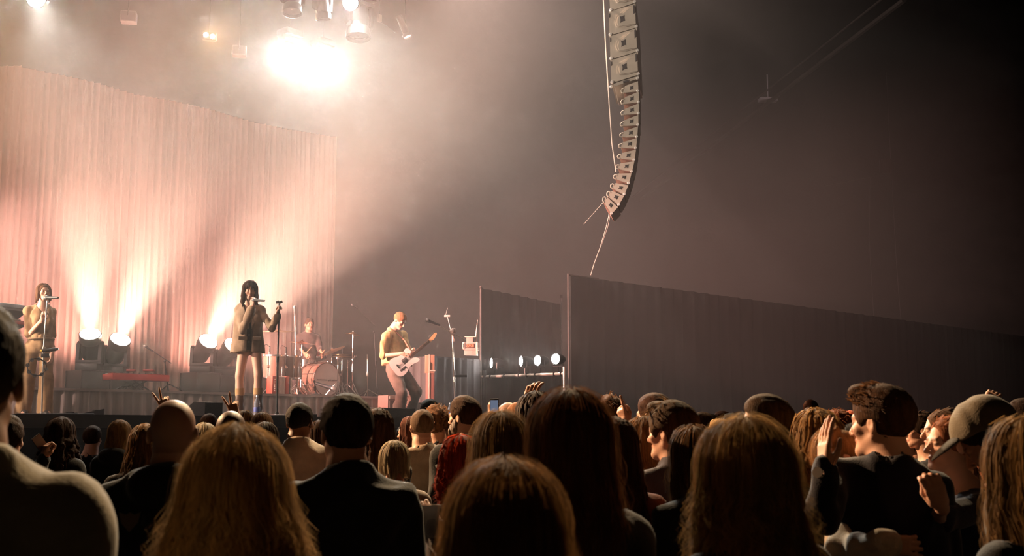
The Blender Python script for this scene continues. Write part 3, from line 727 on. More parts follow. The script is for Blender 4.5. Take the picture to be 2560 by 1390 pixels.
o = link('stage_curtain', pleated(sp(-13, 0), sp(.15, 0), RISER_Z, curtain_top, .125, .055, 3, rows=12), cur_m)
tag(o, 'tall pale pleated curtain hanging behind the band, lit from below', 'curtain')
sk_m = mat('sheer_skirt', (.78, .68, .64), .85, spec=.1, transl=.2, vary=.12, vscale=2, stretch=(5, 5, .5))
o = link('riser_skirt', pleated(sp(-17, 3.73), sp(-1.3, 3.73), STAGE_Z, RISER_Z, .16, .028, 9, rows=4), sk_m)
tag(o, 'low gathered pale cloth skirt along the front of the drum riser', 'skirt')
o = sbox(MB(), -17, -1.3, 3.60, 3.765, RISER_Z - .035, RISER_Z).build('trim_1', mat('riser_edge', (.40, .35, .33), .7), None, False); tag(o, kind='structure')

# black drapes at the far side of the stage
a, b = at(1202, 720, 20.6), at(1403, 742, 23.4)
o = link('black_drape', pleated((a.x, a.y, 0), (b.x, b.y, 0), 0, a.z, .35, .05, 21, rows=6), DRAPE()); tag(o, 'black masking drape behind the row of four white lamps', 'curtain')
a, b = at(1424, 688, 21.6), Vector((17, 36.6, 0))
o = link('black_drape', pleated((a.x, a.y, 0), (b.x, b.y, 0), 0, a.z, .45, .06, 22, rows=6), DRAPE()); tag(o, 'long black drape wall running away behind the crowd', 'curtain')
e = MB().tube([(a.x - .03, a.y - .05, 0), (a.x - .03, a.y - .05, a.z + .02)], .022, 8); e.tube([(a.x - .03, a.y - .05, a.z), (a.x + .6, a.y + .55, a.z)], .02, 8)
tag(e.build('drape_pole', mat('pole_brown', (.06, .045, .04), .6)), 'dull upright holding the near end of the long black drape', 'pole')
p = at(1202, 718, 20.4)
e = MB().tube([(p.x, p.y, STAGE_Z), p], .018, 8).ball(p, .03); tag(e.build('drape_pole', mat('pole_brown')), 'thin pole with a rounded tip beside the clock box', 'pole')
p = at(1403, 741, 22.8); e = MB().tube([(p.x, p.y, STAGE_Z), p], .014, 6).box(p, (.05, .03, .07)); tag(e.build('drape_pole', BLACKM()), 'dark pole with a white clamp over the lamps', 'pole')

# roof details in the dark on the far side: beam, ducts, hanging cables
b0, b1 = at(2260, 0, 26), at(1600, 500, 43)
e = MB().tube([b0, b0.lerp(b1, .5), b1], .07, 6).tube([b0 + Vector((-.5, 0, .05)), b1 + Vector((-.3, 0, .1))], .03, 6); tag(e.build('roof_beam', mat('beam', (.045, .04, .038), .8, spec=.1)), 'slim roof beam slanting away into the haze', 'beam')
p = at(1920, 250, 33); e = MB().box(p, (.55, .3, .12), .03); e.tube([p, p + Vector((0, 0, .8))], .02, 6); tag(e.build('ceiling_lamp', mat('lamp_case', (.45, .43, .5), .5)), 'small unlit lamp hanging under the roof beam', 'lamp')
for pts, lb in (([(2215, 180), (2228, 420), (2240, 640), (2252, 800)], 'thin cable hanging beside the small reddish wall box'), ([(2175, 445), (2173, 600), (2185, 800)], 'thin cable dropping from a short conduit on the dark wall')):
    e = MB().tube([at(x, y, 46.9) for x, y in pts], .016, 5); tag(e.build('hanging_cable', mat('cable_grey', (.10, .09, .085), .7)), lb, 'cable')
e = MB().tube([at(2062, 464, 46.95), at(2176, 443, 46.95)], .016, 5); tag(e.build('conduit', mat('cable_grey')), 'short slanting conduit high on the dark wall', 'pipe')
e = MB().box(at(2214, 416, 46.9), (.5, .2, .65), .04); e.box(at(2214, 416, 46.77), (.36, .04, .5), .02); tag(e.build('wall_box', mat('wall_box', (.05, .02, .018), .5)), 'small reddish box fixed high on the dark wall', 'box')

# ------------------------------------------------------------------ lamps
LENS = {}
def lens_m(key, c, s_): return emis('lens_' + key, c, s_)
def moving_head(name, label, base, aim, scale=1.0, lens=None, group='moving head lamps', hang=False, rz=0.0, cat='stage light', scale_head=1.0):
    t = thing(name, label, cat, base, rz, group); k = scale; sg = -1 if hang else 1
    MB().box((0, 0, sg * .05 * k), (.31 * k, .27 * k, .10 * k), .015 * k).build('base', BLACK(), t)
    y = MB()
    for sx in (-1, 1): y.prism([(-.07 * k, .10 * k * sg), (.07 * k, .10 * k * sg), (.055 * k, .38 * k * sg), (.0, .42 * k * sg), (-.055 * k, .38 * k * sg)][::sg], .045 * k, T=TR(sx * .155 * k, 0, 0) @ RY(90) @ RZ(90) if False else TR(sx * .155 * k, 0, 0) @ Matrix(((0, 0, 1, 0), (1, 0, 0, 0), (0, 1, 0, 0), (0, 0, 0, 1))))
    y.box((0, 0, sg * .125 * k), (.355 * k, .14 * k, .05 * k), .012 * k); y.build('yoke', BLACK(), t)
    piv = Vector((0, 0, sg * .34 * k)); d = (Matrix.Rotation(-rz, 3, 'Z') @ Vector(aim)).normalized(); T = frame_z(piv, piv + d); q = k * scale_head
    h = MB().lathe([(0, -.20 * q), (.085 * q, -.20 * q), (.118 * q, -.13 * q), (.125 * q, 0), (.122 * q, .08 * q), (.137 * q, .10 * q), (.14 * q, .20 * q), (.128 * q, .205 * q), (.122 * q, .175 * q)], 24, T)
    for i in range(5): h.box((0, 0, (-.16 + i * .022) * q), (.235 * q, .03 * q, .008 * q), T=T)
    h.build('head', BLACK(), t)
    MB().lathe([(0, .182 * q), (.06 * q, .186 * q), (.122 * q, .172 * q)], 24, T).build('lens', lens or mat('dark_lens', (.05, .05, .06), .08, spec=.8), t)
    return t, Matrix.Translation(base) @ Matrix.Rotation(rz, 4, 'Z') @ (piv + d * .215 * q), Matrix.Rotation(rz, 3, 'Z') @ d
def flight_case(name, label, px, off, wdt, dep, z0, hgt, group=None):
    P = on_line(px, off); t = thing(name, label, 'case', (P.x, P.y, z0), STAGE_ROT, group)
    MB().box((0, 0, hgt / 2), (wdt, dep, hgt), .012).build('body', mat('case_black', (.03, .027, .026), .5), t)
    e = MB()
    for sx in (-1, 1):
        for sy in (-1, 1): e.box((sx * wdt / 2, sy * dep / 2, hgt / 2), (.022, .022, hgt * .99), .004)
    for z in (.012, hgt - .012):
        for sy in (-1, 1): e.box((0, sy * dep / 2, z), (wdt, .022, .02), .004)
    e.build('edge_trim', mat('case_edge', (.06, .055, .055), .4, .6), t)
    return t
for i, (px, hgt, wd, lb) in enumerate(((216, .36, .50, 'black flight case under the outer moving head behind the red keyboard'), (292, .32, .56, 'black flight case beside the red keyboard, under the inner moving head'), (497, .40, .46, 'black flight case left of the lead singer carrying a moving head'), (556, .36, .46, 'black flight case behind the lead singer carrying a moving head'))):
    flight_case('flight_case', lb, px, 1.5, wd, .5, RISER_Z, hgt, 'cases under the floor lamps')
FLOOR_LAMPS = []
fl_l = lens_m('warm', (1, .82, .60), 260.0)
for px, hgt, aim, lb in ((216, .36, (.22, -.80, 1.0), 'moving head lamp beaming up on the outer case behind the red keyboard'), (282, .32, (.60, -.80, 1.0), 'moving head lamp beaming up beside the red keyboard'),
                    (500, .40, (.75, -.85, .9), 'moving head lamp beaming up left of the lead singer'), (560, .36, (.9, -.85, .9), 'moving head lamp half hidden behind the lead singer')):
    P = on_line(px, 1.5); FLOOR_LAMPS.append(moving_head('moving_head_lamp', lb, (P.x, P.y, RISER_Z + hgt), aim, 1.12, fl_l, 'floor moving heads', scale_head=1.08)[1:])
# trusses above the stage
def truss(off, z, ta, tb, label, w_=.29):
    P0, P1 = sp(ta, off, z), sp(tb, off, z); o = thing('lighting_truss', label, 'truss', P0, STAGE_ROT, 'trusses'); L = (P1 - P0).length; m = mat('truss_tube', (.012, .011, .011), .7, .0, spec=.2)
    c = MB()
    for y, zz in ((-w_ / 2, 0), (w_ / 2, 0), (0, w_ * .86)): c.tube([(0, y, zz), (L, y, zz)], .025, 6)
    c.build('chords', m, o); g = MB(); n = int(L / .5)
    for i in range(n):
        a_, b_ = i * L / n, (i + 1) * L / n
        g.tube([(a_, -w_ / 2, 0), (b_, 0, w_ * .86)], .009, 5); g.tube([(a_, w_ / 2, 0), (b_, 0, w_ * .86)], .009, 5); g.tube([(a_, -w_ / 2, 0), (b_, w_ / 2, 0)], .009, 5)
    b_ = g.build('bracing', m, o); tag(b_, kind='stuff'); return o
TRUSS_Z = 11.3
truss(1.0, TRUSS_Z, -13, 1.0, 'long rear truss carrying the bright white lamps'); truss(4.0, TRUSS_Z + .75, -13, 3.0, 'front truss above the band carrying moving heads')
def clamp_to(z_top, P, t_obj):
    m_ = MB().tube([(0, 0, 0), (0, 0, z_top - P.z)], .007, 6); m_.build('hanger', BLACKM(), t_obj)
def hung(px, py, Yd, aim, label, lens=None, scale=1.0, zt=None, group='hanging moving heads'):
    P = at(px, py, Yd); t, lp, ld = moving_head('hanging_lamp', label, P + Vector((0, 0, .34 * scale)), aim, scale, lens, group, hang=True, rz=STAGE_ROT)
    clamp_to((zt or TRUSS_Z + .75), P + Vector((0, 0, .34 * scale)), t); return lp, ld
white = lens_m('white', (.96, 1.0, .97), 900.0)
TOP_LAMPS = [hung(724, 130, 20.8, (-.02, -.93, -.35), 'dazzling white lamp on the rear truss, the nearer of the two', white, 1.25, TRUSS_Z), hung(806, 152, 21.5, (.02, -.93, -.35), 'dazzling white lamp on the rear truss, the farther of the two', white, 1.25, TRUSS_Z)]
TOP_LAMPS.append(hung(880, 6, 18.2, (0, -.9, -.4), 'bright white lamp at the top edge over the guitarist', white, 1.0))
TOP_LAMPS.append(hung(92, -8, 16.2, (.3, -.8, -.5), 'bright white lamp at the top edge over the keyboards', white, 1.0))
hung(731, 2, 17.4, (.05, -.2, -1), 'unlit moving head pointing straight down from the front truss', None, 1.15)
hung(806, 20, 17.8, (.1, .2, -1), 'short unlit moving head beside the top edge white lamp', None, .95)
hung(896, 55, 18.4, (.02, -.15, -1), 'large moving head hanging below the top edge white lamp', None, 1.5)
warm_small = lens_m('blinder', (1, .93, .75), 90.0)
P = at(523, 89, 19.8); t = thing('audience_blinder', 'pair of small round warm lamps in a dark housing over the curtain', 'stage light', P, math.radians(8))
MB().box((0, .06, 0), (.25, .1, .15), .02).build('housing', BLACK(), t)
for sx in (-1, 1): MB().lathe([(0, -.008), (.035, -.006), (.044, 0)], 20, TR(sx * .059, -.0, -sx * .010) @ RX(90) @ RX(180) if False else TR(sx * .059, .0, -sx * .012) @ RX(90)).build('lamp_face', warm_small, t)
clamp_to(TRUSS_Z, P, t)
BLINDER = P
for px, py, Yd, lb in ((320, 38, 18.2, 'grey square box on the rear truss nearest the top lamp'), (598, 124, 20.3, 'grey square box on the rear truss beside the two white lamps')):
    P = at(px, py, Yd); t = thing('truss_box', lb, 'speaker', P, math.radians(12), 'grey truss boxes')
    MB().box((0, .12, 0), (.26, .2, .19), .02).build('body', mat('grey_box', (.30, .27, .26), .6), t); MB().box((0, .015, 0), (.22, .01, .15), .004).build('grille', mat('grey_grille', (.22, .2, .19), .7), t); clamp_to(TRUSS_Z, P, t)
P = at(1013, 78, 18.9); t = thing('profile_spot', 'small slim spotlight pointing down at the guitarist', 'stage light', P, STAGE_ROT); d = Vector((.25, -.35, -1)); T = frame_z((0, 0, 0), d)
MB().lathe([(0, -.30), (.05, -.30), (.06, -.1), (.055, .05), (.085, .07), (.085, .12), (.075, .12)], 18, T).build('barrel', mat('grey_box'), t); MB().disc(.075, .10, 18, T).build('lens', lens_m('dim', (1, .6, .42), 2.2), t); clamp_to(TRUSS_Z + .75, P, t)
P = at(949, 46, 18.6); t = thing('truss_box', 'small pale box hanging beside the slim spotlight', 'junction box', P, STAGE_ROT); MB().box((0, 0, 0), (.07, .05, .13), .01).build('body', mat('pale_box', (.5, .48, .45), .5), t); MB().tube([(.03, 0, -.06), (.4, 0, -.16)], .006, 5).build('cable', BLACK(), t); clamp_to(TRUSS_Z + .75, P, t)

# four white lamps on a low pipe at the side of the stage
PIPE = []
pa, pb = at(1205, 942, 20.4), at(1414, 934, 18.6)
t = thing('lamp_pipe', 'horizontal steel pipe on an upright holding four white lamps', 'pipe', (0, 0, 0))
MB().tube([pa, pb], .024, 10).build('pipe', mat('pipe_bright', (.75, .68, .62), .35, .7), t)
q = at(1411, 917, 18.6); MB().tube([(q.x, q.y, STAGE_Z), q], .03, 10).build('upright', mat('pipe_bright'), t)
q = at(1212, 940, 20.3); MB().tube([(q.x, q.y, STAGE_Z), q + Vector((0, 0, .1))], .03, 10).build('upright', BLACKM(), t)
for x in (1228, 1265, 1302, 1322, 1343, 1388, 1404): s_ = (x - 1205) / (1414 - 1205); MB().box(pa.lerp(pb, s_), (.05, .06, .08), .01).build('clamp', BLACKM(), t)
for px, py, yw, lb in ((1228, 908, -74, 'thin edge-on white lamp farthest from the bright upright'), (1302, 903, -70, 'narrow white lamp second from the clock box'), (1343, 901, -50, 'white lamp second from the bright upright'), (1388, 897, -38, 'roundest white lamp nearest the bright upright')):
    s_ = (px - 1205) / (1414 - 1205); base = pa.lerp(pb, s_); P = at(px, py, base.y); t = thing('side_lamp', lb, 'stage light', P, math.radians(yw), 'white side lamps')
    MB().lathe([(0, .22), (.06, .22), (.09, .12), (.085, .0), (.092, -.01), (.075, .0)], 20, RX(-90) @ Matrix.Scale(1, 4)).build('can', BLACK(), t)
    MB().lathe([(0, -.012), (.05, -.012), (.090, .002)], 20, RX(-90)).build('lens', lens_m('side', (1, .98, .94), 60.0), t)
    MB().tube([(-.1, .08, 0), (-.1, .08, -.12), (.1, .08, -.12), (.1, .08, 0)], .008, 6).build('yoke', BLACKM(), t); MB().tube([(0, .08, -.12), (0, .08, base.z - P.z)], .012, 6).build('hanger', BLACKM(), t); PIPE.append(P)

# ------------------------------------------------------------------ hanging loudspeaker column
YA = 19.0
def poly_at(pts, Yd): return [at(x, y, Yd) for x, y in pts]
def slab(mb, pts, Yf, dep):
    P = poly_at(pts, Yf); n = len(P); vs = [tuple(p) for p in P] + [(p.x + dep * .165, p.y + dep * .986, p.z) for p in P]
    return mb.put(vs, [tuple(range(n)), tuple(range(2 * n - 1, n - 1, -1))] + [(i, n + i, n + (i + 1) % n, (i + 1) % n) for i in range(n)])
cab_m = mat('cabinet_grey', (.50, .44, .36), .55, vary=.06, vscale=6, bump=.1, bscale=90); pin_m = mat('pin_white', (.9, .86, .8), .35, .3); cab_d = mat('cabinet_dark', (.05, .045, .045), .6); cab_s = mat('cabinet_recess', (.44, .385, .315), .6); red_m = mat('cabinet_under', (.30, .16, .12), .7)
def pin(mb, x, y, r=.028): p = at(x, y, YA - .012); mb.lathe([(0, -.02), (r * .8, -.02), (r, 0), (r, .03)], 12, Matrix.Translation(p) @ RX(-90))
bigs = [((1520, -33), (1581, -52), (1588, 6), (1526, 28)), ((1521.5, 30), (1589, 9), (1592, 68), (1524, 89)), ((1524, 91), (1592.5, 70), (1594.5, 128), (1526, 149)), ((1526.5, 151), (1595, 130), (1597, 186), (1528.5, 208))]
names = ['topmost large cabinet of the hanging loudspeaker column, cut by the frame', 'large loudspeaker cabinet second from the top of the hanging column', 'large loudspeaker cabinet third from the top of the hanging column', 'lowest large loudspeaker cabinet of the hanging column']
for i, (tlq, trq, brq, blq) in enumerate(bigs):
    c = at(sum(q[0] for q in (tlq, trq, brq, blq)) / 4, sum(q[1] for q in (tlq, trq, brq, blq)) / 4, YA); t = thing('array_speaker', names[i], 'loudspeaker', (0, 0, 0), 0, 'large array cabinets')
    slab(MB(), (tlq, trq, brq, blq), YA, 1.3).build('cabinet', cab_m, t, False)
    def L(u, v): return tuple((1 - u) * (1 - v) * tlq[k_] + u * (1 - v) * trq[k_] + u * v * brq[k_] + (1 - u) * v * blq[k_] for k_ in (0, 1))
    # raised tongue-shaped plate with its recessed rim
    tong = [L(.80, .02), L(.42, .22)] + [L(.36 - .13 * math.sin(a_), .50 - .27 * math.cos(a_)) for a_ in np.linspace(.2, math.pi, 9)] + [L(.60, .84), L(.95, .86)]
    slab(MB(), tong, YA - .02, .03).build('rim_plate', cab_s, t, False)
    tong2 = [L(.84, .06), L(.46, .28)] + [L(.40 - .10 * math.sin(a_), .52 - .22 * math.cos(a_)) for a_ in np.linspace(.2, math.pi, 9)] + [L(.62, .78), L(.97, .84), L(.97, .08)]
    slab(MB(), tong2, YA - .035, .03).build('side_plate', cab_m, t, False)
    dia = [L(.40, .32), L(.455, .355), L(.57, .325), L(.56, .45), L(.585, .58), L(.52, .56), L(.41, .60), L(.425, .46)]
    slab(MB(), dia, YA - .042, .02).build('handle_cup', cab_d, t, False)
    slab(MB(), [L(.90, .06), L(.955, .03), L(.95, .36), L(.90, .40)], YA - .045, .02).build('lock_bar', cab_d, t, False)
    slab(MB(), [L(.01, .08), L(.045, .06), L(.045, .22), L(.01, .24)], YA - .01, .01).build('lock_bar', cab_d, t, False)
    for q_ in ((.985, .96), (.03, .955), (.93, .40)): m_ = MB(); pin(m_, *L(*q_)); m_.build('pin', pin_m, t)
t = thing('coupling_bar', 'tilted grey coupling bar between the large and small loudspeaker cabinets', 'bracket', (0, 0, 0)); slab(MB(), ((1533, 209), (1596, 190), (1597, 196), (1536, 216)), YA + .02, 1.2).build('bar', cab_s, t, False); slab(MB(), ((1557, 203), (1571, 199), (1572, 203), (1558, 207)), YA + .0, .02).build('slot', cab_d, t, False)
for q_ in ((1594, 195), (1528, 216)): m_ = MB(); pin(m_, *q_); m_.build('pin', pin_m, t)
smalls = [((1560, 216), (1595, 203), (1596, 228), (1558, 232)), ((1560, 244), (1597, 229), (1597, 256), (1558, 260)), ((1560, 273), (1597, 258), (1597, 284), (1558, 287)), ((1559, 301), (1596, 287), (1596, 313), (1557, 315)), ((1557, 329), (1595, 316), (1593, 343), (1555, 342)), ((1555, 356), (1593, 345), (1590, 371), (1552, 369)), ((1552, 383), (1590, 374), (1586, 401), (1549, 396)), ((1547, 409), (1586, 403), (1580, 430), (1545, 422)), ((1542, 434), (1579, 433), (1572, 459), (1538, 447)), ((1536, 457), (1571, 463), (1561, 487), (1530, 470)), ((1527, 476), (1560, 490), (1547, 513), (1520, 491)), ((1516, 491), (1545, 518), (1529, 535), (1509, 505))]
ordn = ['uppermost', 'second', 'third', 'fourth', 'fifth', 'sixth', 'seventh', 'eighth', 'ninth', 'tenth', 'eleventh', 'lowest']
for i, (tlq, trq, brq, blq) in enumerate(smalls):
    lb = ('%s small wedge loudspeaker cabinet of the hanging column' % ordn[i]) if i in (0, 11) else '%s small wedge loudspeaker cabinet from the top of the hanging column' % ordn[i]
    t = thing('array_wedge', lb, 'loudspeaker', (0, 0, 0), 0, 'small array cabinets')
    def L(u, v): return tuple((1 - u) * (1 - v) * tlq[k_] + u * (1 - v) * trq[k_] + u * v * brq[k_] + (1 - u) * v * blq[k_] for k_ in (0, 1))
    slab(MB(), (L(.0, .35), L(.08, .0), trq, brq, L(.0, 1.0)), YA, .72).build('cabinet', cab_m, t, False)
    slab(MB(), (L(.02, 1.02), L(.98, 1.02), L(.97, 1.10), L(.03, 1.12)), YA + .03, .66).build('base_plate', red_m, t, False)
    slab(MB(), [L(.42, .28), L(.53, .33), L(.65, .26), L(.62, .45), L(.65, .66), L(.53, .6), L(.42, .68), L(.46, .48)], YA - .012, .02).build('handle_cup', cab_d, t, False)
    m_ = MB(); m_.tube([at(*L(.04, .3), YA), at(*L(-.10, .28), YA), at(*L(-.17, .6), YA), at(*L(-.10, .98), YA), at(*L(.04, .98), YA)], .012, 6); m_.build('handle', cab_m, t)
    m_ = MB(); pin(m_, *L(.97, .95), .024); m_.build('pin', pin_m, t)
for pts, r_, lb in (([(1507, -30), (1514, 120), (1523, 260), (1530, 360), (1540, 430)], .010, 'pale cable hanging down behind the loudspeaker column'), ([(1524, 530), (1515, 570), (1500, 620), (1485, 660), (1477, 688)], .008, 'pale line slanting down from the lowest loudspeaker'), ([(1527, 530), (1520, 566), (1503, 615)], .006, 'short second line below the lowest loudspeaker'), ([(1513, 500), (1500, 515), (1460, 560)], .005, 'faint guy line beside the lowest loudspeaker')):
    tag(MB().tube([at(x, y, YA + .3) for x, y in pts], r_, 5).build('rigging_cable', mat('pale_cable', (.55, .48, .42), .6)), lb, 'cable')

# ------------------------------------------------------------------ the beams of the lamps above
for i, (P, d) in enumerate(FLOOR_LAMPS):
    spot(P, P + d, P_FLOOR, WARM, 40, .9, .10)
TOPAIM = [Vector((0, 3, 1)), Vector((3, 4, 1)), sp(2, 6, 0), sp(-6, 6, 0)]
for i, (P, d) in enumerate(TOP_LAMPS):
    spot(P + d * .06, TOPAIM[i], P_TOP * (1, 1, .3, .28)[i], WHITE, (46, 46, 80, 80)[i], .9, .12)
# floor wash lamps behind the cases, lighting the curtain from below
for i, (px, lb) in enumerate(((-260, 'floor wash lamp at the foot of the curtain, first beyond the frame'), (-80, 'floor wash lamp at the foot of the curtain beyond the frame edge'), (120, 'floor wash lamp behind the backing singer'), (265, 'floor wash lamp hidden behind the red keyboard cases'), (530, 'floor wash lamp hidden behind the cases near the lead singer'), (700, 'floor wash lamp hidden behind the drum kit'))):
    P = on_line(px, .75); t = thing('wash_lamp', lb, 'stage light', (P.x, P.y, RISER_Z), STAGE_ROT, 'curtain wash lamps')
    MB().box((0, 0, .05), (.5, .14, .10), .01).build('housing', BLACK(), t); MB().box((0, .02, .102), (.46, .08, .004)).build('lens', lens_m('wash', (1, .6, .4), 12.0), t)
    spot((P.x, P.y, RISER_Z + .16), (P.x - N.x * .55, P.y - N.y * .55, RISER_Z + 2.2), P_WASH * (1.0, 1, .5, 1.2, 1.0, .35)[i], PINK, 110, .9, .12)
spot(BLINDER + Vector((0, -.06, 0)), (3.0, 4.0, 1.2), P_BLIND, (1.0, .62, .33), 60, .6, .08)
HL = hung(1040, -230, 19.0, (.75, -.15, -.65), 'added moving head above the frame, washing the haze on the far side', lens_m('soft', (1, .75, .62), 40.0), 1.0, TRUSS_Z + .9)  # unseen lamp added to lift the haze on the far side
spot(HL[0] + HL[1] * .05, sp(9.5, 6.6, 3.0), 4400, (1.0, .74, .62), 130, 1.0, .12)
# unseen truss and blinders added above the frame to rim the audience's hair
truss(8.7, 9.6, -9, 3.0, 'added audience truss above the barrier carrying two blinders')
for t_, lb in ((-5.5, 'added audience blinder on the barrier truss, the nearer one'), (-1.0, 'added audience blinder on the barrier truss, the farther one')):
    P = sp(t_, 8.75, 9.2); t = thing('audience_blinder', lb, 'stage light', P, 0, 'added audience blinders'); MB().box((0, .1, 0), (.5, .16, .26), .02, T=RX(-25)).build('housing', BLACK(), t)
    for sx in (-1, 1): MB().lathe([(0, -.008), (.08, -.006), (.10, 0)], 20, RX(-25) @ TR(sx * .12, .012, 0) @ RX(90)).build('lamp_face', warm_small, t)
    clamp_to(9.6, P, t); spot(P + Vector((0, -.12, -.04)), (.5, 3.5, 1.4), P_FRONT, (1.0, .70, .40), 62, .6, .12)
for P in PIPE: spot(P + Vector((0, -.06, 0)), P + Vector((-.6, -1, .05)), P_SIDE, (1, .97, .92), 60, .5, .07)

# ------------------------------------------------------------------ instruments and stage furniture
def to_stage(P): return TS.inverted() @ Vector(P)
def microphone(mb_body, mb_grille, a, d, k=1.0):
    """hand microphone: grille ball at a, body along d"""
    a = Vector(a); d = Vector(d).normalized(); T = frame_z(a, a + d)
    mb_grille.lathe([(0, -.026 * k), (.016 * k, -.021 * k), (.025 * k, -.005 * k), (.025 * k, .010 * k), (.020 * k, .022 * k)], 14, T)
    mb_body.lathe([(.020 * k, .022 * k), (.019 * k, .035 * k), (.015 * k, .10 * k), (.0115 * k, .17 * k), (0, .172 * k)], 12, T)
def mic_stand(name, label, base, top, boom=None, mic=None, base_kind='round', m=None, cat='mic stand', r=.010, clutch=None, group=None, clip=True):
    base, top = Vector(base), Vector(top); m = m or BLACKM(); t = thing(name, label, cat, base, 0, group); L = lambda p: Vector(p) - base
    if base_kind == 'round': MB().lathe([(0, 0), (.125, 0), (.13, .008), (.12, .022), (.03, .035), (.018, .06), (0, .06)], 28).build('base', m, t)
    else:
        for i in range(3):
            a_ = i * 2.094 + .4; MB().tube([(0, 0, .16), (math.cos(a_) * .30, math.sin(a_) * .30, .012)], .008, 6).build('leg', m, t)
    c = clutch or base.lerp(top, .55)
    MB().tube([(0, 0, .03), L(c)], r * 1.35, 8).build('lower_tube', m, t); MB().tube([L(c), L(top)], r, 8).build('upper_tube', m, t); T = frame_z(L(c), L(top)); MB().lathe([(0, -.045), (.018, -.045), (.020, .03), (0, .035)], 10, T).build('clutch', m, t)
    if boom:
        b0, b1 = L(boom[0]), L(boom[1]); MB().tube([b0, b1], .0075, 6).build('boom', m, t); MB().ball(L(top), .022).build('boom_joint', m, t)
    if mic:
        a_, d_ = L(mic[0]), Vector(mic[1]); bb, gg = MB(), MB(); microphone(bb, gg, a_, d_, mic[2] if len(mic) > 2 else 1.0); bo = bb.build('microphone', BLACK(), t); gg.build('grille', mat('mic_grille', (.16, .155, .15), .5, .5), bo)
    return t
# lead singer's stand, backing singer's stand with tambourine and holder
p0, p1 = at(692, 1043, 14.25), at(698, 770, 14.2)
mic_stand('microphone_stand', 'round-base microphone stand gripped by the lead singer', (p0.x, p0.y, STAGE_Z), p1, clutch=at(694, 897, 14.2), r=.010)
m_ = MB().tube([at(698, 772, 14.2), at(698, 758, 14.2)], .012, 8); tq = thing('microphone_clip', 'empty black clip on top of the stand held by the lead singer', 'mic clip', (0, 0, 0)); m_.build('neck', BLACK(), tq)
for dx in (-4, 4): MB().lathe([(.014, -.02), (.017, -.02), (.017, .02), (.014, .02)], 10, Matrix.Translation(at(698 + dx, 755, 14.2)) @ RY(70)).build('jaw', BLACK(), tq)
p0, p1 = at(104, 1036, 14.15), at(118, 752, 14.0)
mic_stand('microphone_stand', 'silver microphone stand in front of the backing singer', (p0.x, p0.y, STAGE_Z), p1, mic=(at(115, 744, 13.95), (.9, -.35, -.05), 1.15), m=mat('stand_silver', (.55, .50, .45), .3, .8), clutch=at(109, 873, 14.05), r=.009)
P = at(92, 918, 13.95); t = thing('tambourine', 'round black tambourine hanging on the backing singer\'s stand', 'tambourine', P, 0, rot=(math.radians(80), .2, .5))
MB().lathe([(.105, -.024), (.112, -.024), (.112, .024), (.105, .024), (.105, -.024)], 32).build('frame', BLACK(), t)
for i in range(8):
    a_ = i * math.pi / 4; j = MB()
    for z in (-.006, .006): j.lathe([(0, z - .001), (.024, z - .002), (.024, z + .001), (0, z + .002)], 12, TR(.109 * math.cos(a_), .109 * math.sin(a_), 0))
    j.build('jingle', CHROME(), t)
P = at(127, 873, 13.98); t = thing('stand_holder', 'black accessory with a yellow end clamped to the silver stand', 'holder', P, .2)
MB().tube([(-.10, 0, -.02), (.05, 0, 0), (.09, 0, .006)], [.022, .024, .016], 10).build('grip', BLACK(), t); MB().lathe([(0, -.012), (.016, -.012), (.016, .012), (0, .012)], 12, TR(-.11, 0, -.022) @ RY(90)).build('end_cap', mat('yellow_cap', (.75, .5, .08), .4), t); MB().box((-.06, 0, -.08), (.10, .04, .05), .008).build('clamp', BLACKM(), t)
# red stage piano on an x stand
def keyboard(name, label, A, B, dep, thick, top_m, body_m, n_white=29, tilt=0.0, text=False, cheek=None):
    A, B = Vector(A), Vector(B); x = (B - A); L = x.length; ang = math.atan2(x.y, x.x); t = thing(name, label, 'keyboard', A, 0, rot=(math.radians(tilt), 0, ang))
    MB().box((L / 2, dep / 2, -thick / 2), (L, dep, thick), .008).build('body', body_m, t); MB().box((L / 2, dep * .74, .006), (L * .995, dep * .5, .012), .003).build('panel', top_m, t)
    MB().box((L / 2, -.0015, -thick * .35), (L * .998, .006, thick * .55), .002).build('front_strip', top_m, t)
    w_ = L * .93 / n_white
    for i in range(n_white): MB().box((L * .035 + w_ * (i + .5), dep * .24, .006), (w_ * .92, dep * .42, .014)).build('white_key', mat('ivory', (.75, .7, .62), .35), t, False)
    for i in range(n_white - 1):
        if i % 7 in (2, 6): continue
        MB().box((L * .035 + w_ * (i + 1), dep * .33, .016), (w_ * .55, dep * .26, .016)).build('black_key', BLACK(), t, False)
    for i in range(9): MB().lathe([(0, 0), (.010, 0), (.009, .016), (0, .017)], 10, TR(L * (.08 + i * .105), dep * .75, .012)).build('knob', BLACK(), t)
    return t
redm = mat('piano_red', (.55, .035, .03), .35, coat=.3); darkm = mat('synth_dark', (.05, .035, .035), .5)
a_, b_ = on_line(250, 2.5), on_line(393, 2.5); zk = at(320, 934, a_.y).z
k1 = keyboard('stage_piano', 'red stage piano on a low stand in front of the floor lamps', (b_.x, b_.y, at(393, 941, b_.y).z), (a_.x, a_.y, at(250, 928, a_.y).z), .30, .085, redm, redm, 35)
ln = (Vector(b_) - Vector(a_)).length
st = thing('keyboard_stand', 'black folding stand under the red stage piano', 'stand', (a_.x + (b_.x - a_.x) * .62, a_.y + (b_.y - a_.y) * .62, RISER_Z), STAGE_ROT)
for sy in (-.1, .16): MB().tube([(-.22, sy, .01), (.12, sy, zk - RISER_Z - .07)], .012, 6).build('leg', BLACKM(), st); MB().tube([(.18, sy, .01), (-.16, sy, zk - RISER_Z - .07)], .012, 6).build('leg', BLACKM(), st)
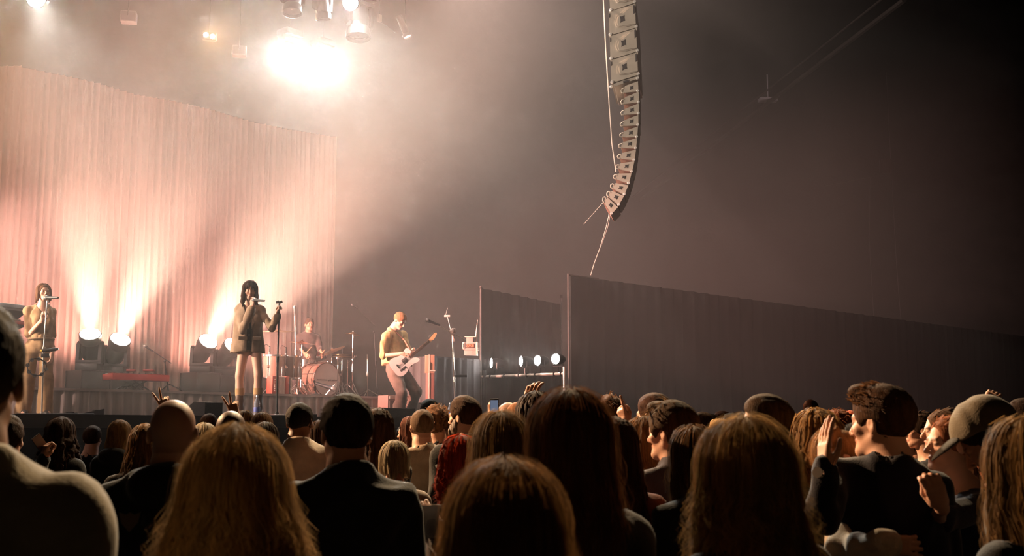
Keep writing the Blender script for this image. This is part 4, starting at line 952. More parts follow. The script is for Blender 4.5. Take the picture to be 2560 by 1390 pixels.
MB().box((0, .03, zk - RISER_Z - .055), (.42, .30, .03), .006).build('rest', BLACKM(), st)
cb = MB()
for i in range(5): cb.tube(bez((-.35 + .04 * i, .1, .01), (-.2, .05, .18 + .04 * i), (.0 + .05 * i, .12, .02), 10), .006, 5)
tag(cb.build('cable_bundle', BLACK(), st), 'loose black cables', kind='stuff')
for px, wd in ((322, .13), (366, .16)):
    P = on_line(px, 2.3); tag(MB().box((P.x, P.y, at(px, 926, P.y).z), (wd, .1, .03), .008).build('effect_pedal', mat('pedal_red', (.3, .05, .04), .5)), 'small red box lying on the red stage piano, %s' % ('nearer its middle' if px == 322 else 'near its far end'), 'pedal')
# boom stand beside it
P = on_line(418, 2.3); mic_stand('microphone_stand', 'boom microphone stand beside the red stage piano', (P.x, P.y, RISER_Z), at(412, 903, P.y), boom=(at(428, 908, P.y), at(364, 866, P.y)), mic=(at(362, 865, P.y), (.6, .1, -.4), .9), base_kind='tripod')
# two keyboards on a tall stand at the left edge
Yk = 15.0; ST = Matrix.Rotation(ANG, 3, 'Z')
a_ = at(-130, 742, Yk - 1.0); b_ = at(64, 748, Yk)
keyboard('synthesizer', 'black synthesizer tilted on the upper tier at the left edge', a_, b_, .32, .10, darkm, darkm, 29, tilt=-28)
LL = (b_ - a_).length; lettering('prophet', .055, mat('print_white', (.6, .52, .45), .6), bpy.data.objects['synthesizer'], (LL * .76, .155, .0135))
a_ = at(-140, 783, Yk - 1.0); b_ = at(60, 787, Yk)
keyboard('stage_organ', 'red and dark stage keyboard on the lower tier at the left edge', a_, b_, .30, .09, redm, darkm, 29, tilt=-12)
P = at(18, 800, Yk - .1); st = thing('keyboard_tower', 'dark two-tier stand holding the keyboards at the left edge', 'stand', (P.x, P.y + .15, STAGE_Z), 0)
for x_ in (0, -.75): MB().tube([(x_, 0, 0), (x_ + .03, 0, at(20, 765, Yk).z - STAGE_Z)], .022, 8).build('column', BLACKM(), st); MB().box((x_, -.05, .02), (.06, .6, .04), .01).build('foot', BLACKM(), st)
# monitor wedges, bottle, pedals, papers on the stage floor
def wedge(px, off, wd, label, hgt=.33):
    P = on_line(px, off); t = thing('monitor_wedge', label, 'loudspeaker', (P.x, P.y, STAGE_Z), STAGE_ROT + math.pi, 'stage monitor wedges')
    MB().prism([(-.25, 0), (.25, 0), (.25, hgt * .3), (-.02, hgt), (-.25, hgt * .92)], wd, T=Matrix(((0, 0, 1, 0), (-1, 0, 0, 0), (0, 1, 0, 0), (0, 0, 0, 1)))).build('cabinet', mat('wedge_black', (.02, .019, .019), .7, bump=.3, bscale=120), t, False)
    g = MB().prism([(.235, hgt * .33), (-.005, hgt * .97), (.0, hgt * 1.0), (.245, hgt * .36)], wd * .9, T=Matrix(((0, 0, 1, 0), (1, 0, 0, 0), (0, 1, 0, 0), (0, 0, 0, 1)))); g.build('grille', mat('wedge_grille', (.03, .03, .03), .5, .5), t, False); return t
wedge(503, 6.5, .24, 'black monitor wedge left of the lead singer', .17); wedge(955, 6.4, .78, 'wide black monitor wedge in front of the guitarist', .14); wedge(738, 6.5, .30, 'low dark monitor wedge right of the lead singer', .035)
def bottle(px, Yd, z, label, col=(.55, .62, .85), s_=1.0):
    P = at(px, 1030, Yd); t = thing('water_bottle', label, 'bottle', (P.x, P.y, z), 0, 'water bottles on the stage')
    MB().lathe([(0, 0), (.031 * s_, 0), (.034 * s_, .01), (.034 * s_, .10 * s_), (.031 * s_, .11 * s_), (.034 * s_, .12 * s_), (.033 * s_, .15 * s_), (.014 * s_, .195 * s_), (.012 * s_, .21 * s_)], 18).build('body', mat('pet_bottle', (.75, .8, .95), .08, trans=.75, spec=.6), t)
    MB().lathe([(.0345 * s_, .05 * s_), (.0348 * s_, .055 * s_), (.0348 * s_, .098 * s_), (.0345 * s_, .10 * s_)], 18).build('label_band', mat('label_blue', (.12, .16, .5), .5), t); MB().lathe([(0, .208 * s_), (.015 * s_, .208 * s_), (.015 * s_, .228 * s_), (0, .23 * s_)], 14).build('cap', mat('cap_white', (.85, .85, .9), .4), t)
bottle(642, 13.95, STAGE_Z, 'clear water bottle with a blue band at the lead singer\'s feet', s_=1.15); bottle(1125, 16.6, STAGE_Z, 'clear water bottle standing on the stage edge beside the desk', s_=1.0)
for px, Yd, lb in ((165, 12.6, 'flat black pedal box at the stage edge near the backing singer'), (232, 12.75, 'tilted black pedal at the stage edge with a cable')):
    P = at(px, 1036, Yd); t = thing('floor_pedal', lb, 'pedal', (P.x, P.y, STAGE_Z), .3, 'floor pedals'); MB().prism([(-.12, 0), (.12, 0), (.12, .075 if px > 200 else .03), (-.12, .02)], .12, T=RX(90)).build('body', BLACK(), t); MB().box((.04, 0, .06 if px > 200 else .035), (.09, .08, .01), .003).build('tread', mat('rubber', (.03, .03, .03), .8), t)
c_ = [at(x, y, 12.5) for x, y in ((40, 1034), (75, 1031), (100, 1037), (150, 1036), (190, 1034), (235, 1038))]
for q in c_: q.z = STAGE_Z + .012
tag(MB().tube(c_, .010, 6).build('stage_cable', BLACK()), 'black cable lying along the stage edge by the backing singer', 'cable')
P = at(66, 1037, 12.6); tag(MB().box((P.x, P.y, STAGE_Z + .003), (.21, .28, .004)).build('set_list', mat('paper', (.75, .70, .62), .8)), 'white sheet of paper on the stage edge', 'paper')

# ------------------------------------------------------------------ drum kit
DK = on_line(815, 2.7); KZ = RISER_Z
KT = Matrix.Translation((DK.x, DK.y, KZ)) @ Matrix.Rotation(ANG, 4, 'Z'); KI = KT.inverted()
def kp(px, py, off):
    P = on_line(px, off); q = at(px, py, P.y); return KI @ Vector((P.x, P.y, q.z))
def drum(name, label, pos, r, hgt, shell, tilt=(0, 0), head_m=None, lugs=8, legs=0, group='drum kit', hoop=None):
    t = thing(name, label, 'drum', KT @ Vector(pos), 0, group, rot=(math.radians(tilt[0]), math.radians(tilt[1]), ANG)); hoop = hoop or CHROME()
    MB().lathe([(r, 0), (r, hgt), (r * .97, hgt), (r * .97, 0), (r, 0)], 36).build('shell', shell, t)
    hm_ = head_m or mat('drum_head', (.72, .66, .6), .5, transl=.2)
    MB().lathe([(0, hgt + .004), (r * .98, hgt + .004)], 36).build('batter_head', hm_, t); MB().lathe([(r * .98, -.004), (0, -.004)], 36).build('resonant_head', hm_, t)
    for z in (0, hgt): MB().lathe([(r * .985, z - .012), (r * 1.035, z - .012), (r * 1.035, z + .014), (r * .985, z + .014), (r * .985, z - .012)], 36).build('hoop', hoop, t)
    for i in range(lugs):
        a = 2 * math.pi * (i + .5) / lugs; MB().tube([(r * 1.03 * math.cos(a), r * 1.03 * math.sin(a), .0), (r * 1.03 * math.cos(a), r * 1.03 * math.sin(a), hgt)], .005, 5).box((r * 1.02 * math.cos(a), r * 1.02 * math.sin(a), hgt / 2), (.03, .03, .05), .006).build('lug', CHROME(), t)
    for i in range(legs):
        a = 2 * math.pi * (i + .25) / legs; zb = -(KT @ Vector(pos)).z + KZ; MB().tube([(r * 1.06 * math.cos(a), r * 1.06 * math.sin(a), hgt * .5), (r * 1.06 * math.cos(a), r * 1.06 * math.sin(a), zb + .06), (r * 1.16 * math.cos(a), r * 1.16 * math.sin(a), zb + .008)], .008, 6).build('leg', CHROME(), t)
    return t
shell_m = mat('drum_shell', (.22, .13, .10), .3, coat=.5, vary=.2, vscale=5)
# bass drum: axis points at the audience
R_ = .295; t = thing('bass_drum', 'large bass drum with a pale printed front skin', 'drum', KT @ Vector((0, .0, R_ + .015)), 0, 'drum kit', rot=(math.radians(90), 0, ANG))
MB().lathe([(R_ * .97, -.42), (R_ * .97, .0), (R_ * .95, .0), (R_ * .95, -.42), (R_ * .97, -.42)], 44).build('shell', shell_m, t); MB().lathe([(R_ * .97, -.0), (0, .0)][::-1], 44).build('front_skin', mat('front_skin', (.80, .66, .60), .42, vary=.05), t); MB().lathe([(R_ * .97, -.42), (0, -.42)], 44).build('batter_skin', mat('drum_head'), t)
for z in (-.43, -.01): MB().lathe([(R_ * .955, z - .02), (R_ * 1.03, z - .02), (R_ * 1.03, z + .025), (R_ * .985, z + .028), (R_ * .955, z + .02), (R_ * .955, z - .02)], 44).build('hoop', mat('wood_hoop', (.16, .08, .06), .35, coat=.4), t)
for i in range(10):
    a = 2 * math.pi * (i + .5) / 10; MB().tube([(R_ * 1.06 * math.cos(a), R_ * 1.06 * math.sin(a), -.43), (R_ * 1.06 * math.cos(a), R_ * 1.06 * math.sin(a), .015)], .005, 5).box((R_ * 1.04 * math.cos(a), R_ * 1.04 * math.sin(a), .01), (.03, .03, .02), .005).build('tension_rod', CHROME(), t)
for sx in (-1, 1): MB().tube([(sx * R_ * .8, -R_ * .6, -.1), (sx * (R_ + .12), -R_ - .01, .05)], .010, 6).build('spur', CHROME(), t)
lettering('boulevard der girls believe', .042, mat('print_dark', (.10, .05, .05), .6), t, (0, -.02, .004), align='CENTER', ext=.0008)
def mic_on_clip(pos, label):
    t = thing('drum_microphone', label, 'microphone', KT @ Vector(pos), ANG, 'drum microphones'); b, g = MB(), MB(); microphone(b, g, (0, 0, .03), (.25, .3, 1), .75); o_ = b.build('body', BLACK(), t); g.build('grille', mat('mic_grille'), o_); MB().tube(bez((.03, .03, .13), (-.10, .05, .26), (-.10, .02, 0), 10), .004, 5).build('cable', BLACK(), t); MB().tube([(0, 0, .06), (.02, 0, -.03)], .006, 5).build('clip', BLACKM(), t)
for px, py, off, r, hgt, lb in ((682, 945, 3.0, .19, .36, 'dark floor tom standing nearest the lead singer'), (723, 946, 2.95, .185, .36, 'dark floor tom between the accordion and the bass drum')):
    q = kp(px, py, off); drum('floor_tom', lb, (q.x, q.y, q.z), r, hgt, shell_m, legs=3); mic_on_clip((q.x - .02, q.y + .12, q.z + hgt + .02), 'small microphone clipped over the %s' % lb.replace('dark ', '').replace(' standing', ''))
q = kp(762, 930, 2.1); drum('snare_drum', 'shallow chrome snare drum behind the bass drum', (q.x, q.y, .52), .18, .14, CHROME(), tilt=(0, 0)); st = thing('snare_stand', 'chrome basket stand holding the snare drum', 'stand', KT @ Vector((q.x, q.y, 0)), ANG)
for i in range(3): a = i * 2.09; MB().tube([(math.cos(a) * .26, math.sin(a) * .26, .01), (0, 0, .22), (math.cos(a + 1) * .17, math.sin(a + 1) * .17, .50)], .008, 6).build('leg', CHROME(), st)
q = kp(790, 890, 1.9); drum('snare_drum', 'small red side drum with bright rims', (q.x, q.y, q.z - .05), .15, .11, mat('red_shell', (.5, .06, .04), .35, coat=.4), tilt=(-12, 0)); mic_on_clip((q.x - .05, q.y, q.z + .08), 'small microphone clipped over the red side drum')
st = thing('drum_post', 'chrome post carrying the red side drum', 'stand', KT @ Vector((q.x, q.y + .12, 0)), ANG); MB().tube([(0, 0, 0), (0, 0, q.z)], .012, 8).build('post', CHROME(), st); MB().box((0, 0, .01), (.3, .3, .02), .005).build('foot', CHROME(), st)
def cymbal(label, px, py, off, r, tilt, col=(.62, .42, .20), stand_px=None, rough=.28):
    q = kp(px, py, off); t = thing('cymbal_stand', label, 'cymbal', KT @ Vector((q.x, q.y, 0)), ANG, 'cymbals')
    T = TR(0, 0, q.z) @ RX(tilt[0]) @ RY(tilt[1]); MB().lathe([(0, .034), (.02, .032), (.042, .016), (.06, .008), (r * .6, -.002), (r, -.016), (r, -.018), (r * .6, -.004), (.05, .004), (0, .02)], 40, T).build('cymbal', mat('bronze_%.2f' % col[0], col, rough, .85), t)
    MB().tube([(0, 0, .35), (0, 0, q.z + .05)], .009, 8).build('upper_tube', CHROME(), t); MB().tube([(0, 0, .16), (0, 0, .45)], .013, 8).build('lower_tube', CHROME(), t); MB().lathe([(0, .43), (.02, .43), (.02, .47), (0, .48)], 10).build('collar', CHROME(), t); MB().ball((0, 0, q.z + .045), .014).build('wing_nut', CHROME(), t)
    for i in range(3): a = i * 2.09 + .3; MB().tube([(0, 0, .32), (math.cos(a) * .27, math.sin(a) * .27, .01)], .008, 6).build('leg', CHROME(), t)
    return t
cymbal('wide pale ride cymbal beside the lead singer\'s raised elbow', 690, 827, 2.6, .30, (3, -3), (.80, .60, .40)); cymbal('reddish crash cymbal in front of the drummer', 750, 856, 2.5, .25, (6, 2), (.50, .20, .11)); cymbal('thin tilted cymbal right of the drummer', 826, 876, 2.2, .24, (-6, -24), (.45, .25, .14)); cymbal('small cymbal on the tallest chrome stand at the kit\'s far side', 878, 834, 2.5, .14, (5, 8), (.45, .33, .2))
hh = kp(852, 878, 2.4); t = thing('hi_hat', 'chrome hi-hat pair on a stand behind the bass drum', 'cymbal', KT @ Vector((hh.x, hh.y, 0)), ANG)
for dz, sg in ((0, 1), (.03, -1)): MB().lathe([(0, -.02 * sg), (.03, -.018 * sg), (.17, 0), (.17, .002), (0, -.018 * sg)], 32, TR(0, 0, hh.z - .1 + dz)).build('cymbal', mat('bronze_0.62', (.62, .42, .20), .28, .85), t)
MB().tube([(0, 0, .02), (0, 0, hh.z + .05)], .009, 8).build('rod', CHROME(), t)
for i in range(3): a = i * 2.09; MB().tube([(0, 0, .3), (math.cos(a) * .25, math.sin(a) * .25, .01)], .008, 6).build('leg', CHROME(), t)
# overhead and kick microphones
P = on_line(740, 3.1); mic_stand('microphone_stand', 'tall thin overhead microphone stand between the lead singer and the drummer', (P.x, P.y, RISER_Z), at(737, 790, P.y), mic=(at(737, 766, P.y), (0, 0, -1), .9), m=mat('stand_silver'), base_kind='tripod', r=.008)
P = on_line(788, 3.25); mic_stand('microphone_stand', 'low boom stand with a black microphone aimed at the bass drum', (P.x, P.y, RISER_Z), at(786, 954, P.y), boom=(at(782, 952, P.y), at(824, 966, P.y - .1)), mic=(at(835, 972, P.y - .1), (-1, .1, .3), 1.9), base_kind='round')
P = on_line(885, 1.6); mic_stand('microphone_stand', 'slim overhead boom stand arching above the kit\'s far side', (P.x + .4, P.y + .4, RISER_Z), at(935, 830, P.y + .4), boom=(at(938, 815, P.y + .4), at(884, 764, P.y)), m=BLACKM(), base_kind='tripod', r=.007, mic=(at(880, 762, P.y), (.8, .3, -.5), .8))
P = on_line(918, 2.6); mic_stand('microphone_stand', 'thin bright stand between the kit and the guitarist', (P.x, P.y, RISER_Z), at(918, 886, P.y), m=mat('stand_silver'), base_kind='tripod', r=.006)
for px, py, off, sx in ((866, 900, 2.2, .1), (842, 905, 2.9, -.1)):
    q = kp(px, py, off); st = thing('hardware_stand', 'short chrome hardware stand %s' % ('right behind the bass drum' if px == 866 else 'beside the bass drum rim'), 'stand', KT @ Vector((q.x, q.y, 0)), ANG, 'drum hardware'); MB().tube([(0, 0, .1), (0, 0, q.z)], .012, 8).build('post', CHROME(), st); MB().tube([(0, 0, q.z - .05), (sx, -.1, q.z + .06)], .009, 6).build('arm', CHROME(), st); MB().box((sx, -.1, q.z + .06), (.04, .04, .05), .008).build('clamp', CHROME(), st)
    for i in range(3): a = i * 2.09 + px; MB().tube([(0, 0, .28), (math.cos(a) * .24, math.sin(a) * .24, .01)], .008, 6).build('leg', CHROME(), st)
# accordion leaning in front of the toms
q = on_line(694, 3.35); t = thing('accordion', 'red accordion with pale bellows standing in front of the floor toms', 'accordion', (q.x, q.y, RISER_Z), STAGE_ROT)
MB().box((-.12, 0, .15), (.13, .16, .29), .02).build('bass_side', mat('accordion_red', (.42, .07, .05), .3, coat=.5), t)
for i in range(9): MB().box((-.045 + i * .013, 0, .15), (.008, .15 + (.01 if i % 2 else 0), .275)).build('bellow_fold', mat('bellows', (.72, .62, .56), .5), t, False)
MB().box((.12, 0, .15), (.09, .16, .29), .02).build('treble_side', mat('accordion_red'), t); MB().box((.165, -.05, .15), (.05, .06, .27), .006).build('keyboard', BLACK(), t)
for i in range(14): MB().box((.182, -.075, .03 + i * .0185), (.03, .02, .013)).build('key', mat('ivory'), t, False)
for i in range(6): MB().lathe([(0, 0), (.008, 0), (.008, .006), (0, .007)], 8, TR(-.14, -.085, .06 + i * .035) @ RX(90)).build('button', mat('ivory'), t)
# riser carpet edge lamps: small percussion table for the keyboards side skipped; boxes near the guitarist
P = on_line(990, 4.2); t = thing('guitar_amplifier', 'small brown amplifier behind the guitarist\'s legs', 'amplifier', (P.x - .05, P.y + .1, STAGE_Z), STAGE_ROT); MB().box((0, 0, .2), (.5, .26, .4), .02).build('cabinet', mat('amp_brown', (.20, .11, .09), .7), t); MB().box((0, -.135, .17), (.44, .01, .28), .004).build('grille', mat('amp_grille', (.12, .08, .07), .8), t); MB().box((0, -.135, .36), (.44, .01, .05), .003).build('panel', mat('amp_panel', (.5, .4, .34), .4), t)
P = on_line(1042, 4.6); t = thing('guitar_amplifier', 'low grey box with a cream edge right of the guitarist', 'amplifier', (P.x, P.y, STAGE_Z), STAGE_ROT); MB().box((0, 0, .13), (.42, .3, .26), .02).build('cabinet', mat('amp_grey', (.28, .2, .17), .6), t); MB().box((0, -.01, .268), (.40, .28, .014), .004).build('lid', mat('amp_panel'), t)
# narrow upright rack with sticker beside it
P = at(1075, 985, 18.9); t = thing('guitar_rack', 'narrow upright rack with pale edges and a printed sticker', 'rack', (P.x, P.y, STAGE_Z), .25); zt = at(1075, 888, 18.9).z - STAGE_Z
MB().box((0, 0, zt / 2), (.09, .35, zt), .01).build('body', mat('rack_brown', (.28, .10, .08), .5), t); MB().box((-.05, -.175, zt / 2), (.018, .02, zt)).build('edge', mat('rack_edge', (.72, .5, .42), .4), t); MB().box((-.04, -.17, zt - .16), (.16, .02, .30), .005).build('board', mat('rack_orange', (.60, .28, .19), .5), t); MB().box((.03, -.182, .14), (.12, .006, .14)).build('sticker', mat('sticker_white', (.75, .66, .6), .6), t)
for i, s_ in enumerate((.09, .06, .08, .05)): MB().box((.03, -.1865, .185 - i * .028), (s_, .002, .014)).build('print_line', mat('print_dark', (.1, .05, .05), .6), t, False)
MB().box((-.05, -.19, zt - .20), (.02, .01, .14)).build('print_line', mat('rack_edge'), t); MB().box((.0, -.19, zt - .27), (.10, .01, .02)).build('print_line', mat('rack_edge'), t)
# desk draped in black with the clock box
a_ = at(1085, 890, 19.3); b_ = at(1198, 893, 20.3); zt = a_.z; t = thing('draped_desk', 'desk covered with a black cloth behind the boom microphone', 'table', (0, 0, 0))
me = pleated((a_.x, a_.y, 0), (b_.x, b_.y, 0), STAGE_Z, zt, .22, .03, 31, rows=5); link('cloth_front', me, mat('desk_cloth', (.055, .045, .045), .85, sheen=.3), t); d_ = (b_ - a_); d_.z = 0; n_ = Vector((-d_.y, d_.x, 0)).normalized() * .7
MB().put([(a_.x, a_.y, zt), (b_.x, b_.y, zt), (b_.x + n_.x, b_.y + n_.y, zt), (a_.x + n_.x, a_.y + n_.y, zt), (a_.x, a_.y, zt - .03), (b_.x, b_.y, zt - .03), (b_.x + n_.x, b_.y + n_.y, zt - .03), (a_.x + n_.x, a_.y + n_.y, zt - .03)], [(0, 1, 2, 3), (7, 6, 5, 4), (0, 4, 5, 1), (1, 5, 6, 2), (2, 6, 7, 3), (3, 7, 4, 0)]).build('top', mat('desk_cloth'), t, False)
me = pleated((a_.x + n_.x, a_.y + n_.y, 0), (a_.x, a_.y, 0), STAGE_Z, zt, .22, .03, 32, rows=5); link('cloth_side', me, mat('desk_cloth'), t)
P = at(1178, 872, 19.9); t = thing('clock_box', 'grey equipment box with a red digital clock reading 22 58', 'clock', P, -.12); gb = mat('clock_grey', (.42, .27, .23), .5)
MB().box((0, 0, .04), (.26, .24, .14), .01).build('body', gb, t); MB().box((-.115, -.125, .05), (.04, .02, .12), .008).build('handle', mat('rack_edge'), t); MB().box((-.115, -.136, .05), (.018, .01, .07), .003).build('slot', BLACK(), t); MB().box((.0, -.121, .045), (.16, .012, .075), .004).build('display', mat('clock_face', (.05, .02, .018), .3), t); MB().box((0, 0, -.075), (.22, .2, .09), .008).build('lower_unit', gb, t); MB().box((.12, -.115, .0), (.03, .03, .22), .004).build('strut', mat('rack_edge'), t)
SEG = {'2': 'abged', '5': 'afgcd', '8': 'abcdefg'}
for i, ch in enumerate('2258'):
    cx = -.055 + i * .032 + (.010 if i > 1 else 0); hh_, ww = .020, .010; g = MB()
    for s_ in SEG[ch]:
        if s_ in 'agd': g.box((cx, -.129, .045 + {'a': hh_, 'g': 0, 'd': -hh_}[s_]), (ww * 1.9, .003, .006))
        else: g.box((cx + (ww if s_ in 'bc' else -ww), -.129, .045 + (hh_ / 2 if s_ in 'bf' else -hh_ / 2)), (.006, .003, hh_ * .95))
    g.build('digit', emis('clock_red', (1, .12, .05), 5.0), t, False)
P2 = at(1175, 852, 19.9); t = thing('equipment_stack', 'small pale case standing on the clock box', 'case', P2, -.1); MB().box((0, .02, -.01), (.12, .14, .14), .008).build('body', gb, t); MB().box((.01, .02, .068), (.20, .16, .014), .003).build('lid', mat('rack_edge'), t)
P = at(1190, 870, 19.95); a = at(1194, 800, 19.95); tag(MB().tube([P, at(1189, 846, 19.95), a], [.012, .016, .004], 8).build('antenna', mat('rack_edge')), 'pale pointed antenna rising behind the clock box', 'antenna')
# boom microphone right of the guitarist
P = at(1140, 1030, 18.4); mic_stand('microphone_stand', 'tall chrome boom stand with a microphone right of the guitarist', (P.x, P.y, STAGE_Z), at(1131, 836, 18.4), boom=(at(1165, 850, 18.5), at(1080, 806, 18.2)), mic=(at(1068, 801, 18.1), (.8, .15, -.30), 1.3), m=mat('stand_silver'), base_kind='tripod', r=.013)
t = thing('rag', 'crumpled pale towel tied round the top of the boom stand', 'towel', at(1133, 830, 18.38)); f = Field(axis(-.1, .1, .008), axis(-.1, .1, .008), axis(-.2, .1, .008)); f.ell((0, 0, 0), (.055, .045, .06), 0); f.cap((0, 0, 0), (.01, 0, -.15), .03, .012, .03); f.wrinkle(.012, 90, 4); V, Q = f.surf(); link('cloth', new_mesh('towel', V, Q, True), cloth_mat((.35, .25, .22)), t)
P = at(1118, 790, 18.7); tag(MB().box(P, (.10, .04, .035), .006).tube([P, at(1128, 830, 18.5)], .006, 5).tube([P + Vector((-.03, 0, 0)), at(1119, 770, 18.7)], .004, 5).build('clip_light', mat('pale_box', (.5, .48, .45), .5)), 'tiny pale clip lamp above the boom stand', 'lamp')
P = at(1153, 940, 18.35); tag(MB().box(P, (.20, .05, .04), .01).tube([P + Vector((-.1, 0, 0)), at(1141, 940, 18.4)], .008, 5).build('stand_holder', BLACK()), 'dark accessory clamped half way up the boom stand', 'holder')
# crowd barrier in front of the stage
bm_ = mat('barrier_metal', (.16, .15, .145), .45, .6)
def barrier(i):
    A, B = sp(-13.6 + i * 1.25, 8.3), sp(-12.4 + i * 1.25, 8.3); t = thing('crowd_barrier', 'x', 'barrier', (A.x, A.y, 0), STAGE_ROT, 'crowd barriers'); L = (B - A).length
    MB().tube([(0, 0, 1.16), (L, 0, 1.16)], .035, 10).build('top_rail', bm_, t); MB().tube([(.03, 0, 0), (.03, 0, 1.16)], .025, 8).build('post', bm_, t); MB().tube([(L - .03, 0, 0), (L - .03, 0, 1.16)], .025, 8).build('post', bm_, t)
    MB().box((L / 2, .0, .62), (L - .08, .012, .98)).build('panel', mat('perforated_plate', (.13, .125, .12), .5, .5, bump=.9, bscale=60), t, False); MB().box((L / 2, -.55, .02), (L, 1.1, .025)).build('foot_plate', bm_, t, False); MB().box((L / 2, .5, .5), (L, .03, .04)).build('step', bm_, t, False)
    MB().tube([(.03, 0, 1.0), (.03, .9, .03)], .02, 6).build('brace', bm_, t); MB().box((L * .5, -.03, 1.08), (.12, .02, .05)).build('plate', mat('plate_white', (.6, .55, .5), .5), t, False); return t
BW = ['first', 'second', 'third', 'fourth', 'fifth', 'sixth', 'seventh', 'eighth', 'ninth', 'tenth', 'eleventh']
for i in range(11): barrier(i)['label'] = 'metal crowd barrier section before the stage, %s from the left' % BW[i]

# ------------------------------------------------------------------ the band
KHAKI = (.30, .185, .095); TAN = (.33, .225, .15)
def W(px, py, Y): return at(px, py, Y)
# lead singer
Ys = 14.4
base = on_line(628, 6.1); Hs = 1.70
P0 = at(614, 1042, Ys); fwd = Vector((.36, -.93, 0))
ls = Person('singer in a tan blazer with bare legs holding a microphone to the mouth', (P0.x, P0.y, STAGE_Z), 1.725, 201, 12.5, fem=True, tone='fair', group='band on stage', seed=41, hyaw=-4, hpitch=-4, build=.98,
    arms={'eR': W(606, 826, Ys - .22), 'wR': W(631, 770, Ys - .42), 'eL': W(680, 820, Ys - .12), 'wL': W(694, 789, Ys - .22), 'sR': W(601, 774, Ys + .02), 'sL': W(652, 776, Ys + .04)},
    legs={'hR': W(611, 862, Ys), 'hL': W(638, 862, Ys), 'kR': W(599, 940, Ys - .02), 'kL': W(646, 938, Ys - .06), 'aR': W(600, 1032, Ys + .02), 'aL': W(644, 1034, Ys - .02)},
    hands={'R': ((.04, -.30, 1.0), (.45, .85, .2), 'mic', 1), 'L': ((.02, -.1, 1), (.75, -.55, 0), 'grip', -1)}, fine_hands=True)
ls.top(TAN, 'blazer', ease=.022, hem=.475, v=.26, wr=.007, cell=.011, loose=.022, shoulder_pad=.008, cuff=.006, neck=.085, open_front=.045)
ls.top((.012, .010, .010), 'dress', ease=.014, sleeve=.3, hem=.49, wr=.003, cell=.014, straps=True, neck=.085)
ls.hair('long', (.050, .022, .014), L=.30, wave=.008, bangs=True, spread=.25, off=.020, face=58)
h_ = ls.h; J = ls.J
bt = MB()
for sd in 'LR':
    K, A = Vector(J['k' + sd]), Vector(J['a' + sd]); top_ = K.lerp(A, .50); b_ = Field(axis(A.x - .14, A.x + .14, .010), axis(A.y - .14, A.y + .24, .010), axis(-.005, top_.z + .03, .012)); b_.cap(top_, A, .060, .046, .01); b_.cap(A + Vector((0, -.03, -.02)), A + Vector((0, .15, -.025)), .043, .038, .02); b_.wrinkle(.006, 40, 77); b_.half((0, 0, top_.z), (0, 0, 1)); b_.half((0, 0, 0), (0, 0, -1)); V, Q = b_.surf()
    link('boot', new_mesh('boot', V, Q, True), mat('boot_leather', (.13, .075, .05), .5, spec=.4), ls.o); MB().tube([K.lerp(A, .33), K.lerp(A, .42), K.lerp(A, .53)], [.058, .060, .058], 16).build('sock', mat('sock', (.45, .27, .13), .9), ls.o)
rw = Vector(J['wR']); q = ls.M @ rw
m0 = at(634, 750, Ys - .45); t = thing('microphone', 'black hand microphone held to the lead singer\'s mouth', 'microphone', m0); bb, gg = MB(), MB(); microphone(bb, gg, (0, 0, 0), (.86, -.40, -.10), 1.0); o = bb.build('body', BLACK(), t); gg.build('grille', mat('mic_grille'), o)
for z_, sg in ((.66, -1), (.655, 1)):
    pz = Vector((sg * .09, .165, .575 * 1.725)); MB().box(pz, (.11, .03, .045), .006, T=Matrix()).build('pocket_flap', cloth_mat((.27, .185, .12)), ls.o)
for i in range(2): MB().lathe([(0, -.006), (.012, -.006), (.012, .004), (0, .006)], 12, TR(.012, .182, (.60 - i * .05) * 1.725) @ RX(90)).build('button', BLACK(), ls.o)

for sg in (-1, 1):      # lapels
    fy = ls.J['chest'][1] + .138; MB().prism([(sg * .020, -.16), (sg * .034, -.12), (sg * .085, .03), (sg * .060, .05), (sg * .055, .10), (sg * .040, .11), (sg * .016, -.10)][::sg], .010, T=TR(0, fy, ls.J['chest'][2]) @ RX(90) @ RX(8)).build('lapel', cloth_mat((.29, .195, .13)), ls.o, False)
# backing singer at the left
Yb = 14.4; P0 = at(92, 1036, Yb)
bs = Person('singer in a short-sleeved khaki jumpsuit with shoulder-length brown hair at the silver stand', (P0.x, P0.y, STAGE_Z), 1.70, 212, 12.5, fem=True, tone='fair', group='band on stage', seed=43, hyaw=6, hpitch=8, mouth=.008,
    arms={'sR': W(70, 777, Yb + .02), 'sL': W(127, 780, Yb + .10), 'eR': W(72, 836, Yb - .05), 'wR': W(106, 800, Yb - .28), 'eL': W(131, 838, Yb + .12), 'wL': W(130, 882, Yb + .0)},
    legs={'hR': W(80, 868, Yb), 'hL': W(112, 868, Yb + .05), 'kR': W(70, 945, Yb - .04), 'kL': W(114, 945, Yb), 'aR': W(58, 1028, Yb), 'aL': W(112, 1030, Yb + .02)},
    hands={'R': ((.30, -.2, 1), (.6, -.6, -.2), 'grip', 1), 'L': ((.0, -.1, -1), (-1, 0, 0), 'relaxed', 1)}, fine_hands=True)
bs.top(KHAKI, 'jumpsuit_top', ease=.012, sleeve=.44, hem=.575, collar=.03, v=.10, wr=.007, cell=.010, neck=.085)
bs.trousers(KHAKI, ease=.022, low=.03, high=.615, flare=.030, wr=.010, name='jumpsuit_legs'); bs.hair('long', (.16, .075, .04), L=.235, wave=.004, spread=.12, off=.010, face=70, part=.01)
for sd in 'LR':
    A = Vector(bs.J['a' + sd]); MB().ball(A + Vector((0, .06, -.02)), (.05, .13, .045), 14).build('shoe', mat('shoe_dark', (.03, .025, .022), .5), bs.o)
